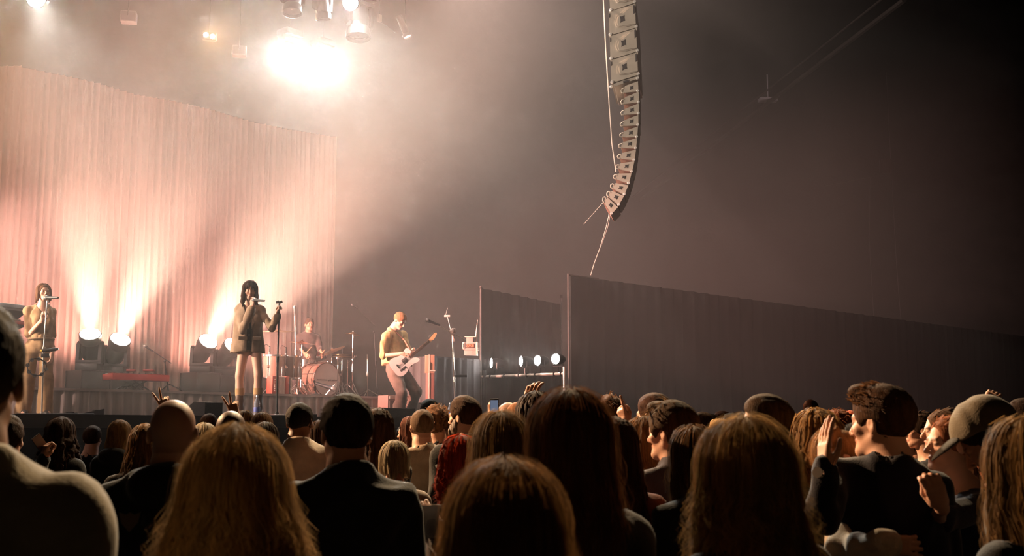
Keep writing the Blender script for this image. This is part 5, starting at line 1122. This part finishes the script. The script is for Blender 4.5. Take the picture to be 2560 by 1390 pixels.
tag(MB().tube([tuple(Vector(bs.J['waist']) + Vector((.155 * math.cos(a), .125 * math.sin(a), -.06))) for a in np.linspace(0, 2 * math.pi, 25)[:-1]], .014, 6, closed=True).build('waistband', cloth_mat((.26, .16, .085)), bs.o), None)

# guitarist
Yg = 17.9; P0 = at(1008, 1048, Yg)
gt = Person('guitarist in a loose mustard tee and brown trousers bending over a white guitar', (P0.x, P0.y, STAGE_Z), 1.74, 238, 12.5, tone='fair', group='band on stage', seed=47, hyaw=-4, hpitch=-34, lean=(.0, -.10), brow=(.25, .13, .07),
    arms={'chest': W(980, 862, Yg + .1), 'waist': W(984, 900, Yg + .06), 'pelvis': W(992, 925, Yg + .05), 'neck': W(983, 826, Yg + .14), 'sR': W(964, 840, Yg - .10), 'sL': W(1004, 840, Yg + .26), 'eR': W(958, 889, Yg - .22), 'wR': W(1006, 884, Yg - .42), 'eL': W(1020, 888, Yg + .12), 'wL': W(1030, 884, Yg - .24)},
    legs={'hR': W(985, 932, Yg - .05), 'hL': W(1006, 932, Yg + .10), 'kR': W(1004, 985, Yg - .24), 'kL': W(1040, 978, Yg - .02), 'aR': W(996, 1040, Yg - .05), 'aL': W(1022, 1040, Yg + .2)},
    hands={'R': ((1, -.15, .05), (.2, .9, -.5), 'relaxed', -1), 'L': ((.45, -.5, .35), (.2, -.8, .5), 'mic', 1)}, fine_hands=True, hk=1.08)
gt.top((.62, .38, .17), 'tee', ease=.032, sleeve=.48, hem=.495, wr=.012, cell=.012, loose=.03, neck=.08); gt.trousers((.22, .14, .115), ease=.028, low=.04, high=.555, flare=.035, wr=.010); gt.hair('crop', (.42, .20, .10), thick=.004)
for sd in 'LR':
    A = Vector(gt.J['a' + sd]); MB().ball(A + Vector((0, .06, -.02)), (.05, .135, .045), 14).build('shoe', mat('shoe_red', (.35, .12, .08), .5), gt.o)
# electric guitar (local x along the neck, y across, z out of the face)
bc, hd_ = at(1008, 906, Yg - .40), at(1084, 844, Yg - .46); X_ = (hd_ - bc).normalized(); Zf = Vector((.25, -1, .12)); Zf = (Zf - X_ * Zf.dot(X_)).normalized(); Y_ = Zf.cross(X_); M_ = Matrix((X_, Y_, Zf)).transposed().to_4x4(); M_.translation = bc
g = bpy.data.objects.new('electric_guitar', None); COL.objects.link(g); g.matrix_world = M_; g.empty_display_size = .1; tag(g, 'white single-cutaway electric guitar held by the guitarist', 'guitar')
outl = [(-.20, -.02), (-.195, .09), (-.14, .155), (-.06, .145), (.02, .115), (.09, .12), (.16, .145), (.20, .12), (.205, .06), (.17, .03), (.165, -.035), (.21, -.07), (.235, -.12), (.19, -.14), (.12, -.12), (.03, -.12), (-.06, -.16), (-.15, -.155), (-.195, -.10)]
def smooth_poly(p, n=3):
    out = []
    for i in range(len(p)):
        a, b, c, d = [Vector(p[(i + q) % len(p)]) for q in (-1, 0, 1, 2)]
        for k in range(n): t_ = k / n; out.append(tuple(.5 * ((2 * b) + (c - a) * t_ + (2 * a - 5 * b + 4 * c - d) * t_ ** 2 + (3 * b - a - 3 * c + d) * t_ ** 3)))
    return out
MB().prism(smooth_poly(outl), .045).build('body', mat('guitar_white', (.78, .72, .68), .3, coat=.5), g, False)
MB().box((.33, .0, .022), (.40, .048, .020), .006).build('neck', mat('rosewood', (.14, .06, .04), .4), g)
for i in range(14): MB().box((.17 + .37 * (1 - .5 ** ((i + 1) / 7.0)) * 1.25, 0, .0335), (.003, .046, .002)).build('fret', CHROME(), g, False)
MB().prism([(.53, -.022), (.53, .022), (.57, .03), (.66, .048), (.70, .035), (.69, .01), (.60, -.025)], .016, T=TR(0, 0, .012)).build('headstock', mat('maple', (.62, .34, .17), .35, coat=.4), g, False)
for i in range(6): MB().lathe([(0, 0), (.008, 0), (.006, .018), (0, .02)], 8, TR(.57 + i * .019, .045 + i * .002, .012) @ RX(-90)).build('tuning_peg', CHROME(), g)
MB().box((.04, .005, .026), (.085, .075, .008), .004).build('pickup_plate', mat('pickup_grey', (.10, .08, .075), .5), g); MB().box((-.06, -.075, .026), (.11, .03, .008), .003).build('control_plate', mat('pickup_grey'), g); MB().box((-.10, .0, .028), (.02, .075, .012), .003).build('bridge', CHROME(), g)
for i in range(2): MB().lathe([(0, 0), (.011, 0), (.010, .016), (0, .017)], 10, TR(-.03 - i * .05, -.075, .03)).build('knob', CHROME(), g)
for i in range(6): MB().tube([(-.10, -.02 + i * .008, .036), (.56, -.014 + i * .0056, .034)], .0012, 4).build('string', CHROME(), g)
sh = at(1003, 836, Yg + .1); e0 = at(1026, 880, Yg - .38); MB().tube([M_.inverted() @ p for p in (at(1030, 884, Yg - .36), at(1012, 852, Yg - .05), at(992, 832, Yg + .05), at(970, 845, Yg + .3), at(975, 890, Yg + .2), at(988, 905, Yg - .2), at(985, 912, Yg - .38))], .012, 6).build('strap', mat('strap_red', (.45, .15, .10), .7), g)
# drummer
Yd = 20.3; P0 = at(768, 990, Yd)
dr = Person('drummer seated behind the cymbals, edged by bright light', (P0.x, P0.y, RISER_Z - .22), 1.66, 206, 12.5, tone='tan', group='band on stage', seed=53,
    legs={'hR': Vector((P0.x - .1, P0.y, RISER_Z + .56)), 'hL': Vector((P0.x + .1, P0.y, RISER_Z + .56)), 'kR': Vector((P0.x - .15, P0.y - .42, RISER_Z + .5)), 'kL': Vector((P0.x + .22, P0.y - .42, RISER_Z + .5)), 'aR': Vector((P0.x - .12, P0.y - .45, RISER_Z + .08)), 'aL': Vector((P0.x + .28, P0.y - .45, RISER_Z + .08))},
    arms={'eR': W(748, 868, Yd - .15), 'wR': W(762, 884, Yd - .45), 'eL': W(800, 872, Yd - .1), 'wL': W(806, 884, Yd - .42)})
dr.top((.07, .045, .04), 'shirt', ease=.026, sleeve=.6, hem=.52, cell=.014); dr.trousers((.08, .06, .06), low=.26); dr.hair('short', (.07, .04, .025))
P = P0; t = thing('drum_stool', 'round black stool under the drummer', 'stool', (P.x, P.y + .02, RISER_Z)); MB().lathe([(0, .46), (.17, .46), (.18, .50), (.16, .54), (0, .545)], 24).build('seat', BLACK(), t); MB().tube([(0, 0, .15), (0, 0, .46)], .02, 8).build('post', CHROME(), t)
for i in range(3): a = i * 2.09; MB().tube([(0, 0, .3), (math.cos(a) * .25, math.sin(a) * .25, .01)], .01, 6).build('leg', CHROME(), t)
for px, py, qx, qy in ((764, 884, 778, 868), (806, 884, 812, 874)): tag(MB().tube([at(px, py, Yd - .5), at(qx, qy, Yd - .85)], [.009, .006], 6).build('drumstick', mat('maple', (.62, .34, .17), .35, coat=.4)), 'wooden drumstick in the drummer\'s %s hand' % ('nearer' if px < 780 else 'farther'), 'drumstick')

# ------------------------------------------------------------------ the audience
TGT = Vector((-3.0, 14.6, 0)); CN = [100]
BLK, NAVY, CHAR = (.010, .010, .011), (.012, .014, .028), (.03, .028, .028)
def aud(label, px, top, d, fem=False, hair=None, hcol=(.05, .025, .012), cloth=BLK, yaw=None, dyaw=0, tone='light', topkw=None, hkw=None, drop=None, **kw):
    CN[0] += 1; P = at(px, top, d)
    if drop is None: drop = {None: 0, 'bald': 0, 'crop': .008, 'thin': .008, 'short': .022, 'quiff': .035, 'curly': .03, 'long': .026, 'tied': .014, 'cap': .02, 'beanie': .02}[hair]
    if yaw is None: v = TGT - Vector((P.x, P.y, 0)); yaw = math.degrees(math.atan2(-v.x, v.y))
    pt = math.radians(-kw.get('hpitch', 0)); yr = math.radians(yaw + dyaw); s_ = .050 + .13 * math.sin(pt); H = P.z - drop + .16 * (1 - math.cos(pt)) + (.03 if pt else 0)
    P.x += math.sin(yr) * s_; P.y -= math.cos(yr) * s_
    p = Person(label, (P.x, P.y, 0), H, yaw + dyaw, d, fem=fem, tone=tone, seed=CN[0], covered=hair in ('long', 'short', 'quiff', 'curly', 'cap'), **kw)
    p.top(cloth, (topkw or {}).pop('name', 'top') if topkw else 'top', **(topkw or {}))
    p.trousers((.02, .022, .03))
    if hair in ('short', 'crop', 'quiff', 'curly', 'thin', 'long', 'tied'): p.hair(hair, hcol, **(hkw or {}))
    return p
BLOND, DBLOND, BROWN, DBROWN, BLACKH, REDH, GREY, AUB = (.46, .28, .115), (.30, .17, .07), (.11, .055, .025), (.05, .026, .014), (.012, .009, .008), (.34, .045, .02), (.26, .22, .17), (.17, .06, .025)
# --- left part
p = aud('man with short dark hair and a beige jacket, largest at the left edge', -66, 742, 1.9, hair='short', hcol=(.05, .03, .016), cloth=(.42, .34, .22), tone='tan', topkw=dict(name='jacket', ease=.045, collar=.05, wr=.012, shoulder_pad=.01), dyaw=8)
MB().ball(tuple(Vector(p.J['sR']) + Vector((-.055, -.03, .066))), (.05, .04, .026), 14).build('epaulette', cloth_mat((.42, .34, .22)), p.o)
aud('person in a dark suit jacket half hidden by the beige jacket', 22, 1032, 5.6, hair='short', cloth=(.014, .014, .018), topkw=dict(name='jacket', ease=.03), build=1.05)
p = aud('woman with long curly dark hair tilting a phone', 155, 1044, 8.2, True, 'long', (.035, .016, .010), hkw=dict(L=.46, wave=.026, lam=.10, spread=.55, off=.026), topkw=dict(ease=.03), arms={'eL': at(98, 1200, 8.0), 'wL': at(108, 1148, 7.7)}, hands={'L': ((.1, .1, 1), (.6, .7, 0), 'grip', -1)})
ph = at(103, 1112, 7.72); t = thing('phone', 'phone held up sideways by the woman with curly dark hair', 'phone', ph, 0, rot=(0, math.radians(-38), .9)); MB().box((0, 0, 0), (.07, .009, .15), .004).build('body', BLACK(), t); MB().box((0, -.0048, 0), (.066, .001, .142)).build('screen', mat('phone_off', (.25, .14, .10), .15), t)
aud('woman with straight blonde hair in a black hoodie before the stage', 303, 1049, 9.6, True, 'long', DBLOND, hkw=dict(L=.34, wave=.008, spread=.3), topkw=dict(hood=True, ease=.03))
aud('woman with long light brown hair beside the bald man in black', 366, 1058, 6.6, True, 'long', (.20, .11, .05), hkw=dict(L=.5, wave=.012, spread=.5))
p = aud('bald man in a black printed hoodie jacket', 437, 1000, 3.95, hair='bald', cloth=(.010, .010, .012), tone='fair', scalp=((.10, .055, .035), .35), topkw=dict(name='hoodie', hood=True, ease=.035, wr=.012), build=1.08, hk=1.02)
J = p.J
# prints on his jacket: emblem on the shoulder blade, red line and block letters lower down
def back_print(p, x, z, poly, m, name, thick=.004):
    w_ = p.b; f_y = -(.112 * p.b + .035 + .018) * p.H / 1.75 + p.J['chest'][1]; M_ = TR(x, f_y, z) @ RX(90); MB().prism(poly, thick, T=M_).build(name, m, p.o, False)
em = mat('print_brown', (.06, .035, .02), .7)
back_print(p, -.10, .765 * p.H, [(-.035, .03), (-.012, .022), (0, .03), (.012, .022), (.035, .03), (.026, -.005), (0, -.035), (-.026, -.005)], em, 'emblem')
back_print(p, .0, .635 * p.H, [(-.055, .003), (.06, .003), (.05, -.004), (-.045, -.004)], mat('print_red', (.16, .012, .012), .7), 'stripe')
for i, ch in enumerate('BAN'):
    lettering(ch, .062, em, p.o, (-.055 + i * .034, -(.112 * p.b + .055) * p.H / 1.75 + p.J['chest'][1] - .004, .598 * p.H), (math.pi / 2, 0, 0), (.6, 1, 1))
aud('woman with wavy blonde hair close to the camera, seen from behind', 594, 1090, 2.45, True, 'long', (.40, .24, .105), cloth=(.012, .011, .012), hkw=dict(L=.52, wave=.014, lam=.13, spread=.62, off=.030, fly=1500, nlock=3600, nshell=230), dyaw=-6, hk=1.06)
aud('small dark-haired head in front of the black monitor wedge', 524, 1032, 11.3, hair='short', hcol=BROWN, tone='tan')
p = aud('grey-blonde person raising both hands in victory signs', 512, 1056, 7.6, True, 'long', (.30, .25, .17), hkw=dict(L=.2, spread=.1), tone='tan', cloth=CHAR,
    arms={'eL': at(432, 1095, 7.5), 'wL': at(417, 1032, 7.35), 'eR': at(600, 1110, 7.5), 'wR': at(590, 1044, 7.3)}, hands={'L': ((-.42, .1, 1), (.1, 1, 0), 'victory', 1), 'R': ((-.36, .1, 1), (.1, 1, 0), 'victory', 1)})
aud('bald dark-skinned man behind the blonde woman', 578, 1027, 5.7, hair='bald', tone='brown', scalp=((.03, .02, .015), .4), cloth=CHAR, dyaw=4)
aud('small blonde head beside the lead singer\'s boots', 612, 1026, 11.5, True, 'long', DBLOND, hkw=dict(L=.25))
aud('light brown head just left of the cream shirt', 656, 1030, 10.2, True, 'long', (.24, .13, .06), hkw=dict(L=.22, spread=.05), tone='fair')
aud('dark round head right below the light brown head', 662, 1054, 7.2, True, 'long', (.03, .018, .012), hkw=dict(L=.2, spread=.05))
aud('man with close black hair in a cream shirt', 748, 1006, 7.2, hair='crop', hcol=(.014, .011, .010), cloth=(.55, .46, .37), tone='brown', topkw=dict(name='shirt', ease=.035, collar=.05, wr=.012), hyaw=-28, build=1.12)
p = aud('man with short dark hair and a black sweatshirt, before the drum kit', 862, 981, 3.9, hair='short', hcol=(.035, .018, .012), cloth=(.010, .010, .011), topkw=dict(name='sweatshirt', ease=.035, collar=.035, wr=.010), build=1.08, hkw=dict(thick=.002), hk=1.04, dyaw=14)
aud('woman with long dark hair right of the black sweatshirt', 944, 1020, 6.9, True, 'long', (.06, .032, .02), hkw=dict(L=.42, spread=.35, wave=.006))
aud('short person with a blonde bob and a pale top', 985, 1100, 6.4, True, 'long', (.30, .24, .15), cloth=(.36, .28, .22), hkw=dict(L=.2, spread=.05, wave=.003))
aud('woman with tousled reddish hair looking to the side', 1027, 1040, 9.0, True, 'long', (.14, .05, .03), hyaw=45, hkw=dict(L=.25), tone='fair')
aud('bald man in a beige T-shirt', 1053, 1026, 7.8, hair='thin', hcol=(.16, .10, .06), tone='fair', bare=True, cloth=(.40, .31, .22), topkw=dict(name='tee', ease=.03, sleeve=.5, wr=.010, collar=.012), scalp=((.2, .13, .08), .4), hkw=dict(fore=.05), drop=.0)
aud('head of curly brown hair behind the bald man in beige', 1090, 1012, 8.8, hair='curly', hcol=(.16, .075, .035), cloth=CHAR)
aud('round black-haired head in front of the low grey box', 1072, 996, 11.2, hair='short', hcol=BLACKH)
aud('tiny dark-haired person below the boom stand', 1117, 1042, 11.0, hair='short', hcol=BLACKH, hyaw=60, tone='fair')
p = aud('bearded man in a dark quilted jacket looking to the side', 1163, 989, 7.4, hair='short', hcol=(.07, .035, .018), cloth=(.018, .022, .022), tone='fair', hyaw=38, topkw=dict(name='jacket', ease=.04, wr=.012, collar=.03), hkw=dict(top=.012)); p.beard((.08, .04, .02), .07)
for i in range(6):
    z_ = (.76 - i * .03) * p.H; MB().tube([tuple(Vector((-.20 * p.b - .02 + .004 * i, y_, z_))) for y_ in (-.09, -.03, .04)], .012, 6).build('quilt_fold', cloth_mat((.018, .022, .022)), p.o)
aud('woman with bright red hair looking left and holding a cup', 1152, 1090, 4.7, True, 'long', REDH, tone='fair', cloth=(.03, .015, .012), hyaw=44, hkw=dict(L=.3, wave=.022, lam=.08, off=.022), arms={'eL': at(1110, 1380, 4.5), 'wL': at(1088, 1322, 4.2)}, hands={'L': ((-.45, .1, .7), (-.3, .9, .1), 'grip', -1)})
aud('woman with layered brown hair in the middle row', 1250, 1034, 4.1, True, 'long', (.20, .12, .055), hkw=dict(L=.36, wave=.005, spread=.15, off=.02), hk=1.04)
p = aud('woman with auburn blonde hair closest to the bottom edge', 1262, 1170, 2.0, True, 'long', (.30, .15, .055), cloth=(.010, .010, .010), hkw=dict(L=.44, wave=.012, lam=.16, spread=.45, off=.026, fly=1100, nlock=3200, nshell=220), dyaw=-5, hk=1.05)
P = at(1072, 1302, 4.15); t = thing('plastic_cup', 'clear plastic cup held low in the crowd', 'cup', P); MB().lathe([(0, -.06), (.030, -.06), (.041, .055), (.043, .057), (.040, .055), (.029, -.057), (0, -.057)], 24).build('cup', mat('clear_plastic', (.9, .85, .8), .1, trans=.8), t)
aud('tall woman with long straight auburn hair in black, right of centre', 1420, 984, 2.95, True, 'long', (.15, .062, .025), cloth=(.009, .009, .010), hkw=dict(L=.42, wave=.005, spread=.10, off=.022, fly=900, nlock=3200, nshell=210), hk=1.0, dyaw=6)
# phone holder and neighbours
p = aud('man with a shaved head filming with a phone', 1268, 1006, 10.0, hair='bald', tone='fair', hyaw=30, arms={'eL': at(1216, 1075, 9.8), 'wL': at(1229, 1040, 9.6)}, hands={'L': ((.05, .1, 1), (.3, .9, 0), 'grip', -1)})
P = at(1236, 1018, 9.58); t = thing('phone', 'phone held upright with a lit bluish screen', 'phone', P, -.25); MB().box((0, 0, 0), (.075, .009, .15), .004).build('body', BLACK(), t); MB().box((0, -.0048, .01), (.066, .001, .10)).build('screen', emis('screen_blue', (.35, .42, .60), .35), t)
aud('red-faced man with sandy hair beside the shaved head', 1293, 1005, 9.2, hair='thin', hcol=(.30, .14, .07), tone='fair', hyaw=40)
p = aud('woman with dark glossy hair raising a ringed hand', 1336, 979, 5.9, True, 'long', (.035, .020, .016), hkw=dict(L=.36, wave=.005, spread=.1), hyaw=12, arms={'eL': at(1296, 1090, 6.1), 'wL': at(1318, 1022, 6.2)}, hands={'L': ((.25, .1, 1), (.4, .9, 0), 'relaxed', -1)})
aud('brown-haired head between the tall auburn woman and the curly head', 1474, 994, 6.6, hair='short', hcol=(.07, .03, .018))
aud('man with tousled curly brown hair before the black drapes', 1520, 985, 7.6, hair='curly', hcol=(.10, .045, .022), hkw=dict(thick=-.006))
aud('woman with a long brown mane in a rust top', 1531, 1042, 4.6, True, 'long', (.075, .032, .016), cloth=(.20, .05, .02), hkw=dict(L=.46, spread=.3, wave=.008))
p = aud('person behind pointing with a raised finger', 1575, 1052, 7.2, True, 'long', BROWN, arms={'eL': at(1570, 1120, 7.0), 'wL': at(1566, 1058, 6.9)}, hands={'L': ((-.4, .1, 1), (.6, .6, 0), 'point', -1)}, hkw=dict(L=.2))
aud('woman with straight brown hair beside the man in the blue jacket', 1604, 1040, 5.3, True, 'long', (.15, .075, .032), hkw=dict(L=.33, wave=.003, spread=.02), hyaw=12)
aud('man with a receding hairline in profile', 1634, 979, 6.3, hair='short', hcol=(.07, .028, .016), tone='fair', hyaw=24, hkw=dict(fore=.022, thick=-.004))
aud('smiling man with swept brown hair and a blue-grey jacket', 1676, 994, 5.0, hair='quiff', hcol=(.075, .042, .020), cloth=(.045, .042, .060), tone='fair', hyaw=26, dyaw=4, topkw=dict(name='jacket', ease=.03, collar=.045, wr=.008), hkw=dict(thick=.010, top=.006, comb2=(-.6, .2, -.4)), hk=1.04)
aud('woman with brown hair and a black top beside the big blonde', 1728, 1068, 4.5, True, 'long', (.13, .07, .032), hyaw=24, hkw=dict(L=.3, wave=.006))
for i, (px, tp, d, hr, hc, lb) in enumerate(((1752, 1028, 11.5, 'short', BROWN, 'man with a small square face far behind the brown-haired woman'), (1768, 1032, 11.9, 'short', DBROWN, 'dark-haired head right behind the small square face'), (1792, 1046, 9.0, 'long', BLOND, 'small blonde head above the big blonde woman'), (1802, 1026, 12.2, 'short', AUB, 'far head with a bright forehead over the big blonde woman'), (1822, 1032, 10.5, 'long', BLACKH, 'dark-haired woman just left of the bearded profile'))):
    aud(lb, px, tp, d, hr == 'long', hr, hc, tone='fair', hyaw=18, hkw=dict(L=.24) if hr == 'long' else None)
aud('big blonde woman with hair over her cheek, right of centre', 1852, 1062, 2.85, True, 'long', (.42, .255, .105), cloth=(.012, .010, .011), tone='fair', hyaw=16, hkw=dict(L=.36, wave=.012, lam=.12, spread=.30, off=.030, fly=1200, nlock=3400, nshell=220), hk=1.08)
p = aud('man with greying hair and a strong profile, hand at his mouth', 1908, 1000, 4.9, hair='short', hcol=(.08, .05, .03), tone='fair', hyaw=62, hpitch=6, stub=.25, hkw=dict(thick=-.003), hk=1.05)
aud('brown-haired head just behind the greying profile', 1922, 991, 6.4, hair='short', hcol=(.13, .075, .04), hyaw=20)
p = aud('person in dark clothes raising an open hand behind the greying profile', 1985, 1062, 6.8, hair='short', hcol=DBROWN, arms={'eR': at(1982, 1110, 6.7), 'wR': at(1972, 1064, 6.6)}, hands={'R': ((-.4, .1, 1), (-.6, .7, 0), 'open', 1)})
aud('far standing person with a small reddish face against the dark drapes', 2025, 998, 14.2, hair='short', hcol=AUB, tone='fair', yaw=150)
aud('blonde woman with loose messy hair left of the tall man', 2028, 1026, 4.7, True, 'long', (.32, .185, .075), cloth=(.018, .016, .015), tone='fair', hyaw=10, hkw=dict(L=.42, wave=.022, lam=.11, spread=.35, off=.026, fly=900), dyaw=4)
aud('curly chestnut head behind the messy blonde', 2085, 1022, 8.8, hair='curly', hcol=AUB)
p = aud('person in an orange knitted beanie', 2118, 1030, 9.6, hair='beanie', tone='fair', hyaw=20)
f = Field(axis(-.13, .13, .009), axis(-.15, .15, .009), axis(-.02, .17, .009)); f.ell(HC + (0, -.006, .016), HR + .018, 0); f.wrinkle(.003, 120, 5); f.half((0, 0, .012), (0, .35, -1)); V, Q = f.surf(); link('beanie', new_mesh('beanie', p.h.Pn(V), Q, True), cloth_mat((.55, .10, .025)), p.o)
aud('woman with a dark side parting and pale forehead behind the tall man', 2128, 1056, 7.6, True, 'long', BLACKH, tone='fair', hyaw=30, hkw=dict(L=.24, part=.02))
# tall man with his arm round a woman
p = aud('tall man with short brown hair in a navy sweater, arm raised', 2200, 948, 4.25, hair='quiff', hcol=(.075, .035, .016), cloth=(.008, .009, .017), tone='fair', hyaw=34, dyaw=-14, topkw=dict(name='sweater', ease=.026, wr=.012, hem=.50, loose=.01), build=.98, hkw=dict(top=.0, thick=.002), hk=1.10,
    arms={'eL': at(2052, 1290, 3.95), 'wL': at(2060, 1178, 3.9), 'sL': at(2106, 1196, 4.2)}, hands={'L': ((.10, .15, 1), (1, .25, 0), 'flat', -1)})
Wp = p.M @ Vector(p.J['wL']); t = thing('wristwatch', 'white-faced watch on the tall man\'s raised wrist', 'watch', Wp + Vector((-.030, -.042, -.004)), 0, rot=(math.radians(80), 0, math.radians(-35))); MB().lathe([(0, .012), (.019, .011), (.021, .004), (.021, -.006)], 24).build('case', CHROME(), t); MB().disc(.018, .0125, 24).build('dial', mat('dial_white', (.9, .88, .84), .2), t)
p2 = aud('fair woman tilting her face up against the tall man', 2130, 1086, 4.42, True, 'long', (.30, .16, .07), cloth=(.55, .47, .38), tone='fair', yaw=-105, hpitch=34, hroll=0, hyaw=0, hkw=dict(L=.34, wave=.004, spread=.1, face=112), topkw=dict(name='shirt', ease=.03, wr=.014, loose=.03, hem=.46),
    arms={'eR': at(2092, 1370, 4.1), 'wR': at(2208, 1358, 3.92)}, hands={'R': ((1, 0, -.1), (0, 1, 0), 'relaxed', -1)})
Wp = p2.M @ Vector(p2.J['wR']); t = thing('wristband', 'red fabric wristband round the woman\'s wrist', 'wristband', Wp + Vector((-.006, 0, 0)), 0, rot=(0, math.radians(90), 0)); MB().lathe([(.031, -.012), (.034, -.012), (.034, .012), (.031, .012), (.031, -.012)], 20).build('band', mat('band_red', (.45, .03, .03), .7), t)
# right edge
aud('woman with hair tied back in sharp profile, farthest of the three profiles', 2294, 1028, 7.3, True, 'tied', (.045, .025, .016), tone='fair', yaw=78, hkw=dict(tail=.0, bz=-.02), topkw=dict(straps=True), bare=True)
aud('woman in profile with smooth brown hair, middle of the three profiles', 2346, 1036, 6.1, True, 'tied', (.12, .06, .03), tone='fair', yaw=80, hpitch=2, cloth=(.02, .03, .03), hkw=dict(tail=.0, bz=-.03))
aud('dark head rising behind the middle profile', 2362, 1020, 7.2, hair='short', hcol=BLACKH, yaw=70)
p = aud('smiling red-haired woman in a low navy top, nearest of the three profiles', 2364, 1056, 4.5, True, 'tied', (.30, .11, .05), cloth=(.016, .017, .034), tone='fair', yaw=98, hpitch=4, bare=True, topkw=dict(name='top', v=.14, ease=.018, neck=.10, sleeve=.45), hkw=dict(tail=.1, bz=-.04, fore=.012),
    arms={'eL': at(2345, 1300, 4.15), 'wL': at(2352, 1262, 3.9), 'eR': at(2420, 1300, 4.4), 'wR': at(2350, 1275, 4.25)}, hands={'L': ((-.3, -.4, .5), (0, .8, .4), 'grip', 1)})
nk_ = p.J['neck']; MB().tube([tuple(nk_ + np.array((.075 * math.cos(a), .02 + .085 * math.sin(a), -.035 - .045 * max(0, math.sin(a))))) for a in np.linspace(0, 2 * math.pi, 25)[:-1]], .0018, 5, closed=True).build('necklace', CHROME(), p.o); MB().ball(tuple(nk_ + np.array((0, .110, -.092))), .006).build('pendant', CHROME(), p.o)
aud('person mostly hidden between the red-haired woman and the cap', 2424, 1082, 4.9, True, 'long', BROWN, tone='tan', yaw=85, hkw=dict(L=.2))
p = aud('young man in a backwards-tilted grey cap and dark jacket', 2466, 1012, 3.9, hair='crop', hcol=(.04, .022, .014), cloth=(.040, .036, .034), tone='light', yaw=66, hpitch=-36, topkw=dict(name='jacket', ease=.035, wr=.010, collar=.04), drop=.022, hk=1.04)
f = Field(axis(-.13, .13, .006), axis(-.15, .17, .006), axis(-.03, .17, .006)); f.ell(HC + (0, .002, .018), HR + .017, 0); f.half((0, 0, .035), (0, .18, -1)); f.wrinkle(.002, 60, 3); V, Q = f.surf(); cap_ = link('cap', new_mesh('cap', p.h.Pn(V), Q, True), cloth_mat((.17, .145, .105)), p.o)
f = Field(axis(-.11, .11, .006), axis(.02, .22, .006), axis(-.05, .09, .006)); f.ell((0, .095, .045), (.088, .105, .030), 0); f.ell((0, .085, .020), (.12, .16, .040), .004, op='s'); f.half((0, .075, 0), (0, -1, 0)); V, Q = f.surf(); link('cap_brim', new_mesh('cap_brim', p.h.Pn(V), Q, True), cloth_mat((.02, .018, .017)), p.o)
MB().ball(tuple(p.h.P((0, .004, .130))), .008).build('cap_button', cloth_mat((.17, .145, .105)), p.o)
q = aud('person behind the cap raising a hand with a yellow band', 2482, 1052, 6.0, hair='short', hcol=DBROWN, arms={'eL': at(2470, 1075, 5.9), 'wL': at(2462, 1020, 5.8)}, hands={'L': ((.5, .1, .7), (.5, .8, 0), 'grip', -1)})
aud('dark-haired man with a bearded profile at the right edge', 2552, 993, 7.6, hair='short', hcol=(.03, .017, .012), tone='fair', yaw=80, stub=.55)
aud('woman with long sleek blonde hair at the right edge', 2548, 1056, 2.95, True, 'long', (.28, .165, .065), cloth=(.010, .012, .014), tone='fair', hyaw=14, hkw=dict(L=.42, wave=.004, spread=.12, off=.026, fly=400, nlock=3000, nshell=210), hk=1.05)
# heads filling the gaps between the nearer rows
fill = [(2160, 1040, 9.4, 'long', BROWN, 'head in the shade beside the orange beanie'), (2262, 1050, 8.6, 'long', DBROWN, 'long-haired person in the dark behind the tall man'), (2318, 1030, 9.5, 'short', DBROWN, 'dim head between the two farther profiles'), (1968, 1068, 8.2, 'short', BROWN, 'face glimpsed left of the messy blonde'), (2512, 1040, 8.2, 'long', BROWN, 'dim head right of the cap'), (1702, 1042, 9.6, 'long', BROWN, 'brown head between the blue jacket and the square face'),
        (1555, 1035, 10.6, 'short', BROWN, 'small head past the tousled curls'), (1382, 1030, 8.8, 'short', DBROWN, 'dark head peeking left of the tall auburn woman'), (898, 1045, 9.2, 'short', DBROWN, 'small dark head beside the black sweatshirt'), (800, 1050, 9.5, 'long', DBROWN, 'small dark head right of the cream shirt'), (1208, 1042, 9.4, 'long', BROWN, 'small head between the beard and the brown layers'), (236, 1062, 10.4, 'short', DBROWN, 'dim low head between the curly and the blonde woman'), (1862, 1040, 11.6, 'short', BROWN, 'tiny head under the greying man\'s chin'), (1010, 1062, 10.6, 'short', DBROWN, 'dim head left of the bald man in beige')]
for px, tp, d, hr, hc, lb in fill: aud(lb, px, tp, d, hr == 'long', hr, hc, tone='fair', hyaw=8, hkw=dict(L=.26) if hr == 'long' else None)
